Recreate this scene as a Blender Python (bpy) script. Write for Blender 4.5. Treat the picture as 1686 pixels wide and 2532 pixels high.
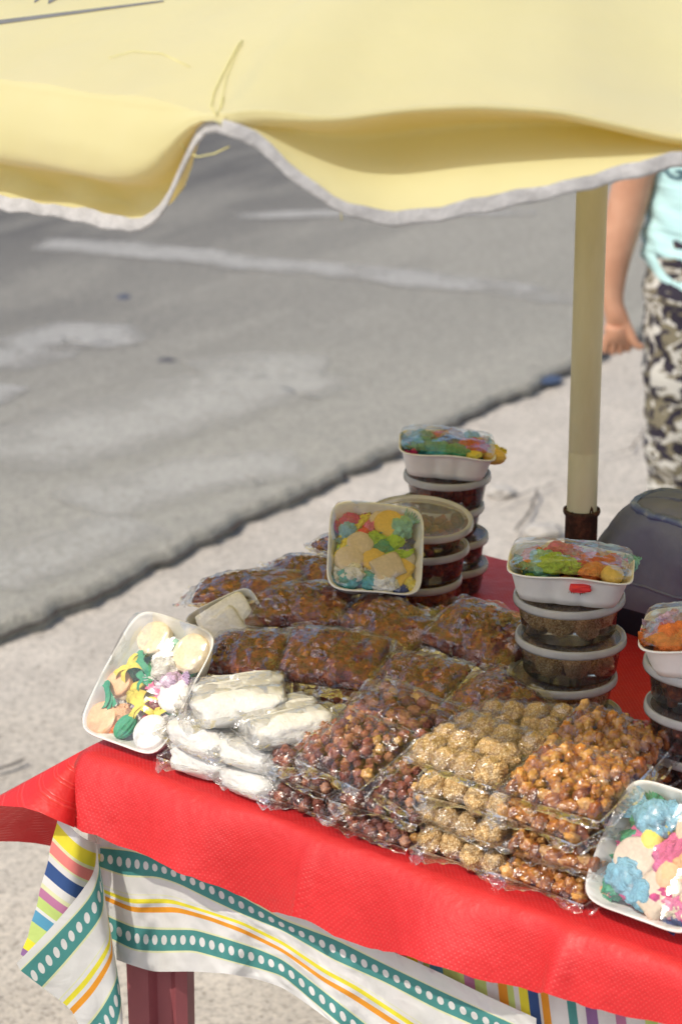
import bpy, bmesh, math, random
import numpy as np
from mathutils import Vector, Matrix, noise, Euler
from mathutils.bvhtree import BVHTree
R = math.radians
for o in list(bpy.data.objects): bpy.data.objects.remove(o)
scene = bpy.context.scene
col = scene.collection

# ------------------------------------------------------------------ camera
FPX, PITCH, CAMH = 5978.0, R(18), 1.8
cd = bpy.data.cameras.new('camera'); cam = bpy.data.objects.new('camera', cd); col.objects.link(cam)
cam.location = (0, 0, CAMH); cam.rotation_euler = (R(90) - PITCH, 0, 0)
cd.sensor_fit = 'VERTICAL'; cd.sensor_height = 36; cd.sensor_width = 24; cd.lens = 85.0
cd.clip_start = .05; cd.clip_end = 2000
cd.dof.use_dof = True; cd.dof.focus_distance = 2.38; cd.dof.aperture_fstop = 8.0; cd.dof.aperture_blades = 0
scene.camera = cam
# ------------------------------------------------------------------ light
SUN_AZ, SUN_EL = R(45), R(52)          # direction the light travels towards (from +Y to +X), height of the sun
w = bpy.data.worlds.new('World'); scene.world = w; w.use_nodes = True
nt = w.node_tree; nt.nodes.clear()
sky = nt.nodes.new('ShaderNodeTexSky'); sky.sky_type = 'NISHITA'; sky.sun_disc = False
sky.sun_elevation = SUN_EL; sky.sun_rotation = SUN_AZ + math.pi; sky.air_density = 1.0; sky.dust_density = 3.0; sky.ozone_density = 1.0
bg = nt.nodes.new('ShaderNodeBackground'); bg.inputs[1].default_value = .15
ow = nt.nodes.new('ShaderNodeOutputWorld'); nt.links.new(sky.outputs[0], bg.inputs[0]); nt.links.new(bg.outputs[0], ow.inputs[0])
sd = bpy.data.lights.new('sun', 'SUN'); so = bpy.data.objects.new('sun', sd); col.objects.link(so)
sd.energy = 2.4; sd.angle = R(.5); sd.color = (1, .925, .80)
ldir = Vector((math.sin(SUN_AZ) * math.cos(SUN_EL), math.cos(SUN_AZ) * math.cos(SUN_EL), -math.sin(SUN_EL)))
so.rotation_euler = ldir.to_track_quat('-Z', 'Y').to_euler(); so.location = (-4, -4, 8)
scene.view_settings.view_transform = 'Standard'; scene.view_settings.look = 'None'
scene.view_settings.exposure = 0.3; scene.view_settings.gamma = 1.0
scene.cycles.max_bounces = 12; scene.cycles.transparent_max_bounces = 24
scene.cycles.caustics_reflective = False; scene.cycles.caustics_refractive = False

# ------------------------------------------------------------------ helpers
def ray(u, v):
    a = (u - 843) / FPX; b = (1266 - v) / FPX
    return Vector((a, math.cos(PITCH) + b * math.sin(PITCH), -math.sin(PITCH) + b * math.cos(PITCH)))
O = Vector((0, 0, CAMH))
def Wz(u, v, z): r = ray(u, v); return O + r * ((z - CAMH) / r.z)
def Wy(u, v, y): r = ray(u, v); return O + r * (y / r.y)
A = Vector((-.261, 2.280, .8)); e1 = Vector((.778, -.628, 0)); e2 = Vector((.628, .778, 0)); ez = Vector((0, 0, 1))
TZ = .8
def T(s, t, z=0): return A + e1 * s + e2 * t + ez * z
def Wf(u, v, off):            # point on the table's front plane, pushed out by off
    r = ray(u, v); n = -e2; k = (off + (A - O).dot(n)) / r.dot(n); return O + r * k
def proj(p):
    q = Vector(p) - O; d = q.y * math.cos(PITCH) - q.z * math.sin(PITCH); h = q.y * math.sin(PITCH) + q.z * math.cos(PITCH); return 843 + FPX * q.x / d, 1266 - FPX * h / d
def N(p, s=1.0, seed=0): return noise.noise(Vector(p) * s + Vector((seed * 7.3, seed * 3.1, seed * 5.7)))

def meshobj(name, verts, faces, mats, parent=None, smooth=True, uvs=None, fm=None):
    me = bpy.data.meshes.new(name); me.from_pydata([tuple(v) for v in verts], [], faces); me.update()
    if not isinstance(mats, (list, tuple)): mats = [mats]
    for m in mats: me.materials.append(m)
    if fm is not None: me.polygons.foreach_set('material_index', fm)
    if smooth: me.polygons.foreach_set('use_smooth', [True] * len(me.polygons))
    if uvs is not None:
        ul = me.uv_layers.new(name='UVMap')
        ul.data.foreach_set('uv', [c for l in me.loops for c in uvs[l.vertex_index]])
    o = bpy.data.objects.new(name, me); col.objects.link(o)
    if parent: o.parent = parent
    return o
def thing(name, label, cat, loc=(0, 0, 0), rot=(0, 0, 0), group=None):
    o = bpy.data.objects.new(name, None); col.objects.link(o); o.empty_display_size = .02
    o.location = loc; o.rotation_euler = rot; tag(o, label, cat, group); return o
def tag(o, label=None, cat=None, group=None, kind=None):
    if label: o['label'] = label
    if cat: o['category'] = cat
    if group: o['group'] = group
    if kind: o['kind'] = kind
    return o
def copy_tree(src, parent=None):
    c = src.copy(); col.objects.link(c)
    if parent: c.parent = parent
    for ch in [x for x in bpy.data.objects if x.parent == src]: copy_tree(ch, c)
    return c
def grid(nu, nv, f, closed_u=False):
    vs = []; fs = []
    for j in range(nv):
        for i in range(nu): vs.append(f(i, j))
    for j in range(nv - 1):
        for i in range(nu if closed_u else nu - 1):
            a = j * nu + i; b = j * nu + (i + 1) % nu; fs.append((a, b, b + nu, a + nu))
    return vs, fs
def lathe(prof, n=48, cx=0, cy=0):
    vs = []; fs = []
    for (r, z) in prof:
        for i in range(n):
            a = 2 * math.pi * i / n; vs.append((cx + r * math.cos(a), cy + r * math.sin(a), z))
    for j in range(len(prof) - 1):
        for i in range(n):
            fs.append((j * n + i, j * n + (i + 1) % n, (j + 1) * n + (i + 1) % n, (j + 1) * n + i))
    return vs, fs
_ico = {}
def ico(sub):
    if sub not in _ico:
        bm = bmesh.new(); bmesh.ops.create_icosphere(bm, subdivisions=sub, radius=1)
        _ico[sub] = (np.array([v.co[:] for v in bm.verts]), [tuple(x.index for x in f.verts) for f in bm.faces]); bm.free()
    return _ico[sub]
class MB:
    def __init__(s): s.v = []; s.f = []; s.m = []
    def add(s, vs, fs, m=0):
        k = len(s.v); s.v += [tuple(x) for x in vs]; s.f += [tuple(i + k for i in f) for f in fs]; s.m += [m] * len(fs)
    def box(s, lo, hi, m=0):
        x0, y0, z0 = lo; x1, y1, z1 = hi
        s.add([(x0,y0,z0),(x1,y0,z0),(x1,y1,z0),(x0,y1,z0),(x0,y0,z1),(x1,y0,z1),(x1,y1,z1),(x0,y1,z1)],
              [(0,3,2,1),(4,5,6,7),(0,1,5,4),(1,2,6,5),(2,3,7,6),(3,0,4,7)], m)
    def tube(s, pts, r, n=8, m=0, cap=True):
        pts = [Vector(p) for p in pts]; k = len(s.v); up = Vector((0, 0, 1))
        rr = r if isinstance(r, (list, tuple)) else [r] * len(pts)
        for i, p in enumerate(pts):
            d = (pts[min(i + 1, len(pts) - 1)] - pts[max(i - 1, 0)]).normalized()
            a = d.cross(up) if abs(d.dot(up)) < .95 else d.cross(Vector((1, 0, 0))); a.normalize(); b = d.cross(a).normalized()
            for j in range(n):
                t = 2 * math.pi * j / n; q = p + (a * math.cos(t) + b * math.sin(t)) * rr[i]; s.v.append(tuple(q))
        for i in range(len(pts) - 1):
            for j in range(n):
                s.f.append((k+i*n+j, k+i*n+(j+1)%n, k+(i+1)*n+(j+1)%n, k+(i+1)*n+j)); s.m.append(m)
        if cap:
            s.f.append(tuple(k + j for j in range(n))[::-1]); s.m.append(m)
            s.f.append(tuple(k + (len(pts)-1)*n + j for j in range(n))); s.m.append(m)
    def build(s, name, mats, parent=None, smooth=True): return meshobj(name, s.v, s.f, mats, parent, smooth, fm=s.m)

# ------------------------------------------------------------------ materials
class M:
    """small node-material builder"""
    def __init__(s, name, rough=.6, spec=.5):
        s.m = bpy.data.materials.new(name); s.m.use_nodes = True; s.t = s.m.node_tree; s.n = s.t.nodes
        s.p = s.n['Principled BSDF']; s.out = s.n['Material Output']
        s.p.inputs['Roughness'].default_value = rough; s.p.inputs['Specular IOR Level'].default_value = spec
        s.tc = s.n.new('ShaderNodeTexCoord')
    def L(s, a, b): s.t.links.new(a, b)
    def mapping(s, src='Object', scale=(1, 1, 1), rot=(0, 0, 0)):
        mp = s.n.new('ShaderNodeMapping'); s.L(s.tc.outputs[src], mp.inputs[0]); mp.inputs['Scale'].default_value = scale; mp.inputs['Rotation'].default_value = rot
        return mp.outputs[0]
    def noise(s, scale, detail=4, rough=.6, vec=None, dist=0):
        x = s.n.new('ShaderNodeTexNoise'); x.inputs['Scale'].default_value = scale; x.inputs['Detail'].default_value = detail
        x.inputs['Roughness'].default_value = rough; x.inputs['Distortion'].default_value = dist
        s.L(vec if vec else s.tc.outputs['Object'], x.inputs['Vector']); return x.outputs[0]
    def voro(s, scale, feat='F1', vec=None, out='Distance'):
        x = s.n.new('ShaderNodeTexVoronoi'); x.feature = feat; x.inputs['Scale'].default_value = scale
        s.L(vec if vec else s.tc.outputs['Object'], x.inputs['Vector']); return x.outputs[out]
    def ramp(s, fac, stops, mode='LINEAR'):
        x = s.n.new('ShaderNodeValToRGB'); cr = x.color_ramp; cr.interpolation = mode
        while len(cr.elements) > 1: cr.elements.remove(cr.elements[-1])
        for i, (p, c) in enumerate(stops):
            e = cr.elements[0] if i == 0 else cr.elements.new(p)
            e.position = p; e.color = (*c, 1) if len(c) == 3 else c
        s.L(fac, x.inputs[0]); return x.outputs[0]
    def mix(s, fac, a, b, mode='MIX'):
        x = s.n.new('ShaderNodeMix'); x.data_type = 'RGBA'; x.blend_type = mode
        for v, i in ((fac, 0), (a, 6), (b, 7)):
            if hasattr(v, 'links'): s.L(v, x.inputs[i])
            else: x.inputs[i].default_value = v if i == 0 else (*v, 1)
        return x.outputs[2]
    def math(s, op, a, b=0.0, c=None):
        x = s.n.new('ShaderNodeMath'); x.operation = op
        for i, v in enumerate((a, b) if c is None else (a, b, c)):
            if hasattr(v, 'links'): s.L(v, x.inputs[i])
            else: x.inputs[i].default_value = v
        return x.outputs[0]
    def bump(s, h, strength=.3, dist=.001, normal=None):
        x = s.n.new('ShaderNodeBump'); x.inputs['Strength'].default_value = strength; x.inputs['Distance'].default_value = dist
        s.L(h, x.inputs['Height'])
        if normal: s.L(normal, x.inputs['Normal'])
        return x.outputs[0]
    def base(s, c):
        if hasattr(c, 'links'): s.L(c, s.p.inputs['Base Color'])
        else: s.p.inputs['Base Color'].default_value = (*c, 1)
        return s
    def norm(s, x): s.L(x, s.p.inputs['Normal']); return s
    def translucent(s, color, fac):
        t = s.n.new('ShaderNodeBsdfTranslucent'); mx = s.n.new('ShaderNodeMixShader'); mx.inputs[0].default_value = fac
        if hasattr(color, 'links'): s.L(color, t.inputs[0])
        else: t.inputs[0].default_value = (*color, 1)
        s.L(s.p.outputs[0], mx.inputs[1]); s.L(t.outputs[0], mx.inputs[2]); s.L(mx.outputs[0], s.out.inputs[0]); return s

def simple(name, c, rough=.6, spec=.5, var=.12, scale=60, bump=.2, bscale=200, bdist=.0006):
    m = M(name, rough, spec); c = tuple(c)
    d = tuple(x * (1 - var) for x in c); l = tuple(min(1, x * (1 + var)) for x in c)
    m.base(m.ramp(m.noise(scale), [(.3, d), (.7, l)]))
    if bump: m.norm(m.bump(m.noise(bscale, 3), bump, bdist))
    return m.m

def film_mat(name, haze=.05, scale=90, strength=.8, gl=1.0, tint=(1, 1, 1), cap=.42, facet_k=1.0):
    """thin crinkled clear plastic"""
    m = M(name); n = m.n; m.n.remove(m.p)
    vec = m.mapping('Object', (1, 1, 1))
    nz = m.noise(scale, 3, .55, vec, 1.2)
    rid = m.math('ABSOLUTE', m.math('SUBTRACT', nz, .5))            # sharp valleys = creases
    nz2 = m.noise(scale * .35, 2, .5, vec, .6)
    rid2 = m.math('ABSOLUTE', m.math('SUBTRACT', nz2, .5))
    nz3 = m.noise(scale * .14, 2, .5, vec, 1.0)
    h = m.math('ADD', m.math('ADD', m.math('MULTIPLY', rid, .5), rid2), m.math('MULTIPLY', m.math('ABSOLUTE', m.math('SUBTRACT', nz3, .5)), 1.6))
    geo = n.new('ShaderNodeNewGeometry')
    wv = n.new('ShaderNodeTexNoise'); wv.inputs['Scale'].default_value = 55; m.L(vec, wv.inputs['Vector'])
    def vm(op, a, b_):
        x = n.new('ShaderNodeVectorMath'); x.operation = op
        for i_, q in enumerate((a, b_)):
            if hasattr(q, 'links'): m.L(q, x.inputs[i_])
            else: x.inputs[i_].default_value = q
        return x.outputs[0]
    wp = vm('ADD', vm('MULTIPLY', vec, (1.0, .42, 1.0)), vm('MULTIPLY', wv.outputs['Color'], (.012, .012, .012)))
    facet = vm('MULTIPLY', vm('SUBTRACT', m.voro(scale * 1.9, 'F1', wp, 'Color'), (.5, .5, .5)), (1.5 * facet_k,) * 3)
    fn = vm('NORMALIZE', vm('ADD', geo.outputs['Normal'], facet), (0, 0, 0))
    b = m.bump(h, min(1, strength), .010, fn)
    g = n.new('ShaderNodeBsdfGlossy'); g.inputs['Roughness'].default_value = .19; g.inputs[0].default_value = (1, 1, 1, 1); m.L(b, g.inputs['Normal'])
    t = n.new('ShaderNodeBsdfTransparent'); t.inputs[0].default_value = (*tint, 1)
    d = n.new('ShaderNodeBsdfDiffuse'); d.inputs[0].default_value = (.8, .8, .8, 1); m.L(b, d.inputs['Normal'])
    lw = n.new('ShaderNodeFresnel'); lw.inputs[0].default_value = 1.5; m.L(b, lw.inputs['Normal'])
    fac = m.math('MINIMUM', m.math('MULTIPLY', lw.outputs[0], 1.7 * gl), cap)
    m1 = n.new('ShaderNodeMixShader'); m1.inputs[0].default_value = haze; m.L(t.outputs[0], m1.inputs[1]); m.L(d.outputs[0], m1.inputs[2])
    m2 = n.new('ShaderNodeMixShader'); m.L(fac, m2.inputs[0]); m.L(m1.outputs[0], m2.inputs[1]); m.L(g.outputs[0], m2.inputs[2])
    m.L(m2.outputs[0], m.out.inputs[0]); return m.m
FILM = film_mat('clear_film', .006, 56, .8, .8, facet_k=.75)
FILMS = film_mat('clear_film_loose', .006, 42, .9, 1.1, (1, 1, 1), .5, facet_k=.7)
SEAL = film_mat('film_seal', .16, 50, .8, 1.3, (1, 1, 1), .6, facet_k=.6)
FILMW = film_mat('clear_film_white', .01, 42, .7, 1.0, facet_k=.9)
TRAYFILM = film_mat('tray_film', .02, 24, .22, .9, facet_k=.45)
def tub_mat(name, haze, rough):
    m = M(name); n = m.n; m.n.remove(m.p)
    g = n.new('ShaderNodeBsdfGlossy'); g.inputs['Roughness'].default_value = rough
    t = n.new('ShaderNodeBsdfTransparent'); t.inputs[0].default_value = (.99, .99, .99, 1)
    d = n.new('ShaderNodeBsdfDiffuse'); d.inputs[0].default_value = (.93, .93, .93, 1)
    tl = n.new('ShaderNodeBsdfTranslucent'); tl.inputs[0].default_value = (.93, .93, .93, 1)
    md = n.new('ShaderNodeMixShader'); md.inputs[0].default_value = .5; m.L(d.outputs[0], md.inputs[1]); m.L(tl.outputs[0], md.inputs[2])
    lw = n.new('ShaderNodeFresnel'); lw.inputs[0].default_value = 1.45
    hz = m.math('ADD', m.math('MULTIPLY', m.noise(60), haze * .4), haze * .8)
    m1 = n.new('ShaderNodeMixShader'); m.L(hz, m1.inputs[0]); m.L(t.outputs[0], m1.inputs[1]); m.L(md.outputs[0], m1.inputs[2])
    m2 = n.new('ShaderNodeMixShader'); m.L(lw.outputs[0], m2.inputs[0]); m.L(m1.outputs[0], m2.inputs[1]); m.L(g.outputs[0], m2.inputs[2])
    m.L(m2.outputs[0], m.out.inputs[0]); return m.m
TUB = tub_mat('tub_plastic', .05, .10); LID = tub_mat('lid_rim_plastic', .78, .2); LIDC = tub_mat('lid_plastic', .20, .2)

# ------------------------------------------------------------------ ground: sidewalk + road
def ground_mat():
    m = M('sidewalk_concrete', .9, .2)
    big = m.noise(1.1, 5, .6); mid = m.noise(9, 6, .7); fine = m.noise(160, 4, .7)
    c = m.ramp(big, [(.3, (.46, .44, .40)), (.5, (.53, .51, .47)), (.7, (.62, .60, .56))])
    c = m.mix(m.ramp(mid, [(.35, (.0, .0, .0)), (.65, (.55, .55, .55))]), c, (.38, .36, .33))
    sp = m.ramp(m.math('ADD', m.math('MULTIPLY', fine, .5), m.math('MULTIPLY', m.noise(70, 4, .7), .5)), [(.38, (.50, .49, .48)), (.5, (.97, .97, .97)), (.64, (1.18, 1.16, 1.12))])
    c = m.mix(1.0, c, sp, 'MULTIPLY')
    pock = m.voro(38, 'F1'); pk = m.ramp(m.math('ADD', pock, m.math('MULTIPLY', m.noise(14), .5)), [(.30, (.45, .45, .45)), (.42, (1, 1, 1))])
    c = m.mix(.7, c, pk, 'MULTIPLY')
    c = m.mix(1.0, c, (1.0, .955, .90), 'MULTIPLY'); m.base(c)
    h = m.math('ADD', m.math('MULTIPLY', fine, .35), m.math('ADD', mid, m.math('MULTIPLY', pk, .4)))
    m.norm(m.bump(h, .55, .010)); return m.m
def asphalt_mat():
    m = M('asphalt', .88, .3)
    # road direction frame: local x runs along the kerb, y across it
    along = m.mapping('Object', (.22, 1.0, 1), (0, 0, R(14)))
    fine = m.noise(190, 3, .75); mid = m.noise(24, 5, .65); st = m.noise(2.3, 5, .62, along, .5); big = m.noise(.5, 3, .5)
    sep = m.n.new('ShaderNodeSeparateXYZ'); m.L(m.tc.outputs['Object'], sep.inputs[0])
    dist = m.math('ADD', m.math('DIVIDE', sep.outputs[1], 4.2), m.math('MULTIPLY', m.math('SUBTRACT', big, .5), .5))
    c = m.ramp(dist, [(.0, (.34, .325, .275)), (.3, (.25, .238, .207)), (.62, (.125, .12, .111)), (1.0, (.07, .068, .067))])
    dust = m.ramp(st, [(.47, (0, 0, 0)), (.60, (.85, .85, .85))])
    c = m.mix(m.math('MULTIPLY', dust, .35), c, (.40, .38, .325))
    c = m.mix(m.ramp(mid, [(.3, (.35, .35, .35)), (.6, (0, 0, 0))]), c, (.16, .155, .145))
    sp = m.ramp(m.math('ADD', m.math('MULTIPLY', fine, .55), m.math('MULTIPLY', m.noise(75, 3, .7), .45)), [(.36, (.5, .5, .5)), (.5, (1, 1, 1)), (.66, (1.35, 1.34, 1.3))]); c = m.mix(1.0, c, sp, 'MULTIPLY')
    m.base(c); m.norm(m.bump(m.math('ADD', fine, m.math('MULTIPLY', mid, .6)), .6, .006)); return m.m
SIDE = ground_mat(); ASPH = asphalt_mat()
v, f = grid(2, 2, lambda i, j: (-150 + 300 * i, -100 + 500 * j, -.012)); 
sw = meshobj('sidewalk', v, f, SIDE); tag(sw, kind='structure')
# near sidewalk, modelled unevenly
def swf(i, j):
    x = -2.2 + 6.2 * i / 150; y = .6 + 9 * j / 200; z = .010 * N((x, y, 0), 1.7, 3) + .006 * N((x, y, 0), 6, 4) + .0025 * N((x, y, 0), 22, 5)
    if i in (0, 150) or j in (0, 200): z = -.012
    return (x, y, z - .002)
v, f = grid(151, 201, swf); o = meshobj('sidewalk_slab', v, f, SIDE); tag(o, kind='structure')
# road: kerb line through two points of the sidewalk plane
K0 = Wz(-20, 1612, 0); K1 = Wz(1420, 922, 0)
kd = (K1 - K0).normalized(); kn = Vector((-kd.y, kd.x, 0))       # kn points into the road
ang = math.atan2(kd.y, kd.x)
RH = .038
def road_mesh():
    xs = [-40, -20, -8] + [-4 + .035 * i for i in range(300)] + [9, 14, 30, 80, 200]
    rows = [0, .004, .012, .022, .035, .06, .1, .16, .25, .4, .7, 1.1, 1.7, 2.6, 4, 7, 14, 60, 200]
    vs = []
    for d in rows:
        for x in xs:
            j = .020 * N((x, 0, 0), 3.1, 1) + .018 * N((x, 0, 0), 11, 2) + .014 * N((x, 0, 0), 30, 6)
            e = min(1, d / .022); z = RH * (1 - (1 - e) ** 2.2)
            z += .010 * N((x, d * 3, 0), 26, 9) * (1 if .003 < d < .05 else 0)
            if d == 0: z = -.03
            z += .003 * N((x, d, 0), 9, 3) * (1 if .003 < d < 2 else 0) + .004 * N((x, d, 0), 1.3, 8) * (1 if .05 < d < 5 else 0)
            jj = j * max(0, 1 - d / .5)
            vs.append((x, d + jj, z))
    n = len(xs); fs = [(r * n + i, r * n + i + 1, (r + 1) * n + i + 1, (r + 1) * n + i) for r in range(len(rows) - 1) for i in range(n - 1)]
    o = meshobj('road', vs, fs, ASPH); o.location = K0; o.rotation_euler = (0, 0, ang); tag(o, kind='structure'); return o
road = road_mesh()
RB = BVHTree.FromPolygons([tuple(road.matrix_world @ v_.co) if False else tuple(Matrix.Translation(K0) @ Matrix.Rotation(ang, 4, 'Z') @ v_.co) for v_ in road.data.vertices], [tuple(p_.vertices) for p_ in road.data.polygons])
def road_z(x, y):
    h = RB.ray_cast(Vector((x, y, 2)), Vector((0, 0, -1))); return h[0].z if h[0] else RH
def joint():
    vs = []; fs = []; n = 500; jm = simple('kerb_shadow_dirt', (.055, .045, .04), .95, .1, .4, 60)  # dark joint strip; the road edge's shadow line is put in its colour
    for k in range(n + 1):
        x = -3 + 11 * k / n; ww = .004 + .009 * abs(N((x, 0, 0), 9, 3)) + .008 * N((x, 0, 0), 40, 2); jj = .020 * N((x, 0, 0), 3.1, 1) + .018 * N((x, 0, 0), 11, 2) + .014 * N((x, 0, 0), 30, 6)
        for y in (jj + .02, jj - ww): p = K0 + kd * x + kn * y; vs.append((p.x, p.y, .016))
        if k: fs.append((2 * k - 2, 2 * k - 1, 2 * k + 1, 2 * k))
    tag(meshobj('kerb_shadow_joint', vs, fs, jm), kind='structure')
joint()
def to_road(p): d = p - K0; return Vector((d.dot(kd), d.dot(kn), 0))
def paint_mat(name, c, lo, hi, wn=.75, mx=1.0):
    pm = M(name, .85, .25); sep = pm.n.new('ShaderNodeSeparateXYZ'); pm.L(pm.tc.outputs['UV'], sep.inputs[0])
    edge = pm.math('MULTIPLY', pm.math('POWER', pm.math('ABSOLUTE', sep.outputs[1]), 2.5), .30); ends = pm.math('MULTIPLY', pm.math('POWER', pm.math('ABSOLUTE', sep.outputs[0]), 14), .3)
    nz = pm.math('ADD', pm.math('MULTIPLY', pm.noise(3.2, 5, .65), wn), pm.math('MULTIPLY', pm.noise(60, 3, .7), .25))
    al = pm.ramp(pm.math('SUBTRACT', pm.math('SUBTRACT', nz, edge), ends), [(lo, (0, 0, 0)), (hi, (mx, mx, mx))])
    pm.base(pm.mix(1.0, c, pm.ramp(pm.noise(80, 3, .7), [(.35, (.7, .7, .7)), (.6, (1.1, 1.1, 1.1))]), 'MULTIPLY')); pm.L(al, pm.p.inputs['Alpha']); pm.norm(pm.bump(pm.noise(150, 3), .5, .004)); return pm.m
PAINT = paint_mat('worn_road_paint', (.43, .42, .39), .34, .52, .80, .75)
FADED = paint_mat('faded_road_paint', (.47, .455, .405), .14, .42, .55, .72)
def marking(pxs, wpx, m=None):
    pts = [Wz(u, v_, .06) for u, v_ in pxs]; vs = []; fs = []; uvs = []; n = 60; P = []; NS = 9
    for k in range(n + 1):
        a = k / n * (len(pts) - 1); i = min(int(a), len(pts) - 2); P.append(pts[i].lerp(pts[i + 1], a - i))
    for k, p in enumerate(P):
        d = (P[min(k + 1, n)] - P[max(0, k - 1)]).normalized(); q = Vector((-d.y, d.x, 0)); ww = wpx * (1 + .25 * N(p, 2)) / 2
        for j in range(NS):
            s_ = -1 + 2 * j / (NS - 1); x = p + q * ww * s_; vs.append((x.x, x.y, road_z(x.x, x.y) + .004)); uvs.append((-1 + 2 * k / n, s_))
        if k: fs += [((k - 1) * NS + i, (k - 1) * NS + i + 1, k * NS + i + 1, k * NS + i) for i in range(NS - 1)]
    o = meshobj('road_marking', vs, fs, m or PAINT, uvs=uvs); tag(o, kind='structure'); return o
marking([(60, 590), (230, 600), (420, 612), (560, 628), (760, 650), (980, 672), (1200, 700), (1560, 742)], .34)
marking([(560, 524), (900, 512), (1350, 515)], .2)
marking([(-80, 900), (60, 862), (150, 815), (230, 812), (330, 842)], .42)
marking([(-80, 985), (30, 935)], .2)
marking([(480, 905), (640, 885), (820, 888)], .34, FADED)
marking([(-60, 1130), (200, 1055), (450, 990), (640, 930), (800, 900)], .55, FADED)
marking([(-80, 1420), (80, 1370), (200, 1325), (370, 1270)], .34, FADED)
marking([(180, 1240), (420, 1175), (600, 1140), (760, 1130)], .36, FADED)
# dark tar patches and bits on the road
TAR = simple('tar_patch', (.09, .09, .095), .8, .3, .3, 30)
def patch(name, px, ru, rv, z, m, label, cat):
    c = Wz(*px, z); c.z = road_z(c.x, c.y) - .002; a = Wz(px[0] + ru, px[1], z) - c; b = Wz(px[0], px[1] - rv, z) - Wz(*px, z); a = Wz(px[0] + ru, px[1], z) - Wz(*px, z); vs = [c + Vector((0, 0, .008))]; n = 22
    for ring, h in ((.6, .007), (1, 0)):
        for i in range(n):
            t = 2 * math.pi * i / n; r = ring * (1 + .3 * N((math.cos(t), math.sin(t), px[0]), 1.5)); vs.append(c + a * math.cos(t) * r + b * math.sin(t) * r + Vector((0, 0, h)))
    fs = [(0, 1 + i, 1 + (i + 1) % n) for i in range(n)] + [(1 + i, 1 + n + i, 1 + n + (i + 1) % n, 1 + (i + 1) % n) for i in range(n)]
    o = meshobj(name, vs, fs, m); tag(o, label, cat); return o
patch('flattened_bottle', (1352, 905), 40, 10, .055, simple('dull_blue', (.05, .07, .12), .5), 'dark blue flattened litter at the road edge behind the pole', 'litter')
patch('pebble', (410, 877), 24, 7, .055, TAR, 'small dark stone lying in the middle of the grey road', 'pebble')
patch('leaf_scrap', (306, 721), 20, 6, .055, simple('bluish_scrap', (.06, .07, .10), .7), 'small bluish scrap on the road above the white paint hook', 'litter')
# sidewalk cracks and broken bits
def crack(pxs, wd):
    pts = [Wz(u, v_, .0) for u, v_ in pxs]; vs = []; fs = []; n = 46
    for k in range(n + 1):
        a = k / n * (len(pts) - 1); i = min(int(a), len(pts) - 2); p = pts[i].lerp(pts[i + 1], a - i)
        d = (pts[i + 1] - pts[i]).normalized(); q = Vector((-d.y, d.x, 0)); ww = wd * (.5 + .9 * abs(N(p, 14, 2))) * min(1, .2 + 4 * min(k, n - k) / n); off = q * .012 * N(p, 16, 5)
        for s_ in (-1, 1): x = p + off + q * ww * s_; vs.append((x.x, x.y, .013 + .004 * N(p, 5)))
        if k: fs.append((2 * k - 2, 2 * k - 1, 2 * k + 1, 2 * k))
    o = meshobj('sidewalk_crack', vs, fs, CRK); tag(o, kind='structure')
CRK = simple('crack_dirt', (.10, .09, .08), .95, .1, .3, 60)
crack([(1265, 1330), (1300, 1290), (1318, 1245), (1325, 1215)], .006)
crack([(-20, 1925), (30, 1905), (60, 1890)], .008)
crack([(1225, 1265), (1310, 1225), (1400, 1195)], .003)
crack([(1480, 1140), (1560, 1120), (1600, 1060)], .003)
STONE = simple('broken_stone', (.38, .36, .33), .9, .2, .25, 40, .6, 90, .003)
def stone(px, r, label):
    c = Wz(*px, .0); V, F = ico(3); vs = [(c.x + r * x * 1.3, c.y + r * y, .006 + r * .55 * z * (1 + .0) + 0) for x, y, z in [(p * (1 + .35 * N(p, 1.6, px[0]))) for p in V]]
    o = meshobj('loose_stone', vs, F, STONE, smooth=False); tag(o, label, 'stone'); return o
stone((1240, 1222), .028, 'small dark edged loose stone on the sidewalk beside the tall far tub stack')
stone((1340, 1320), .035, 'pale broken lump of concrete on the sidewalk left of the rusty tube')
stone((1440, 1200), .02, 'tiny chip of concrete on the bright sidewalk behind the pole')

# ------------------------------------------------------------------ table
mm = simple('maroon_plastic', (.27, .075, .085), .5, .4, .06, 20, .1, 400)
tb = thing('plastic_table', 'maroon plastic table under the red cloth, one fluted leg showing', 'table', T(.4, .37, -.8))
b = MB()
tq = [(0, 0), (.82, 0), (.82, .75), (-.05, .75)]
c0 = tb.location
for z in (-.032, -.006):
    b.v += [tuple(T(s, t, z) - c0) for s, t in tq]
b.f += [(0, 3, 2, 1), (4, 5, 6, 7)] + [(i, (i + 1) % 4, 4 + (i + 1) % 4, 4 + i) for i in range(4)]; b.m += [0] * 6
b.build('tabletop', mm, tb, False)
def leg(s, t, rz):
    # fluted plastic leg: W-shaped section
    sec = [(-.035, .012), (-.030, -.030), (-.006, -.034), (0.002, -.022), (.018, -.024), (.024, -.034), (.036, -.028), (.036, .03), (-.02, .035)]
    vs = []; fs = []; n = len(sec); c = T(s, t, 0)
    for z, k in ((-.032, 1.0), (-.4, .93), (-.8, .82)):
        for x, y in sec:
            p = Vector((x * k, y * k, 0)); p.rotate(Euler((0, 0, rz))); vs.append((c.x + p.x - c0.x, c.y + p.y - c0.y, z + .8))
    for j in range(2): fs += [(j * n + i, j * n + (i + 1) % n, (j + 1) * n + (i + 1) % n, (j + 1) * n + i) for i in range(n)]
    fs.append(tuple(range(2 * n, 3 * n))); meshobj('leg', vs, fs, mm, tb, False)
leg(.048, .048, R(-4)); leg(.76, .05, R(-40)); leg(.76, .70, R(50)); leg(.02, .70, R(140))

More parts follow.
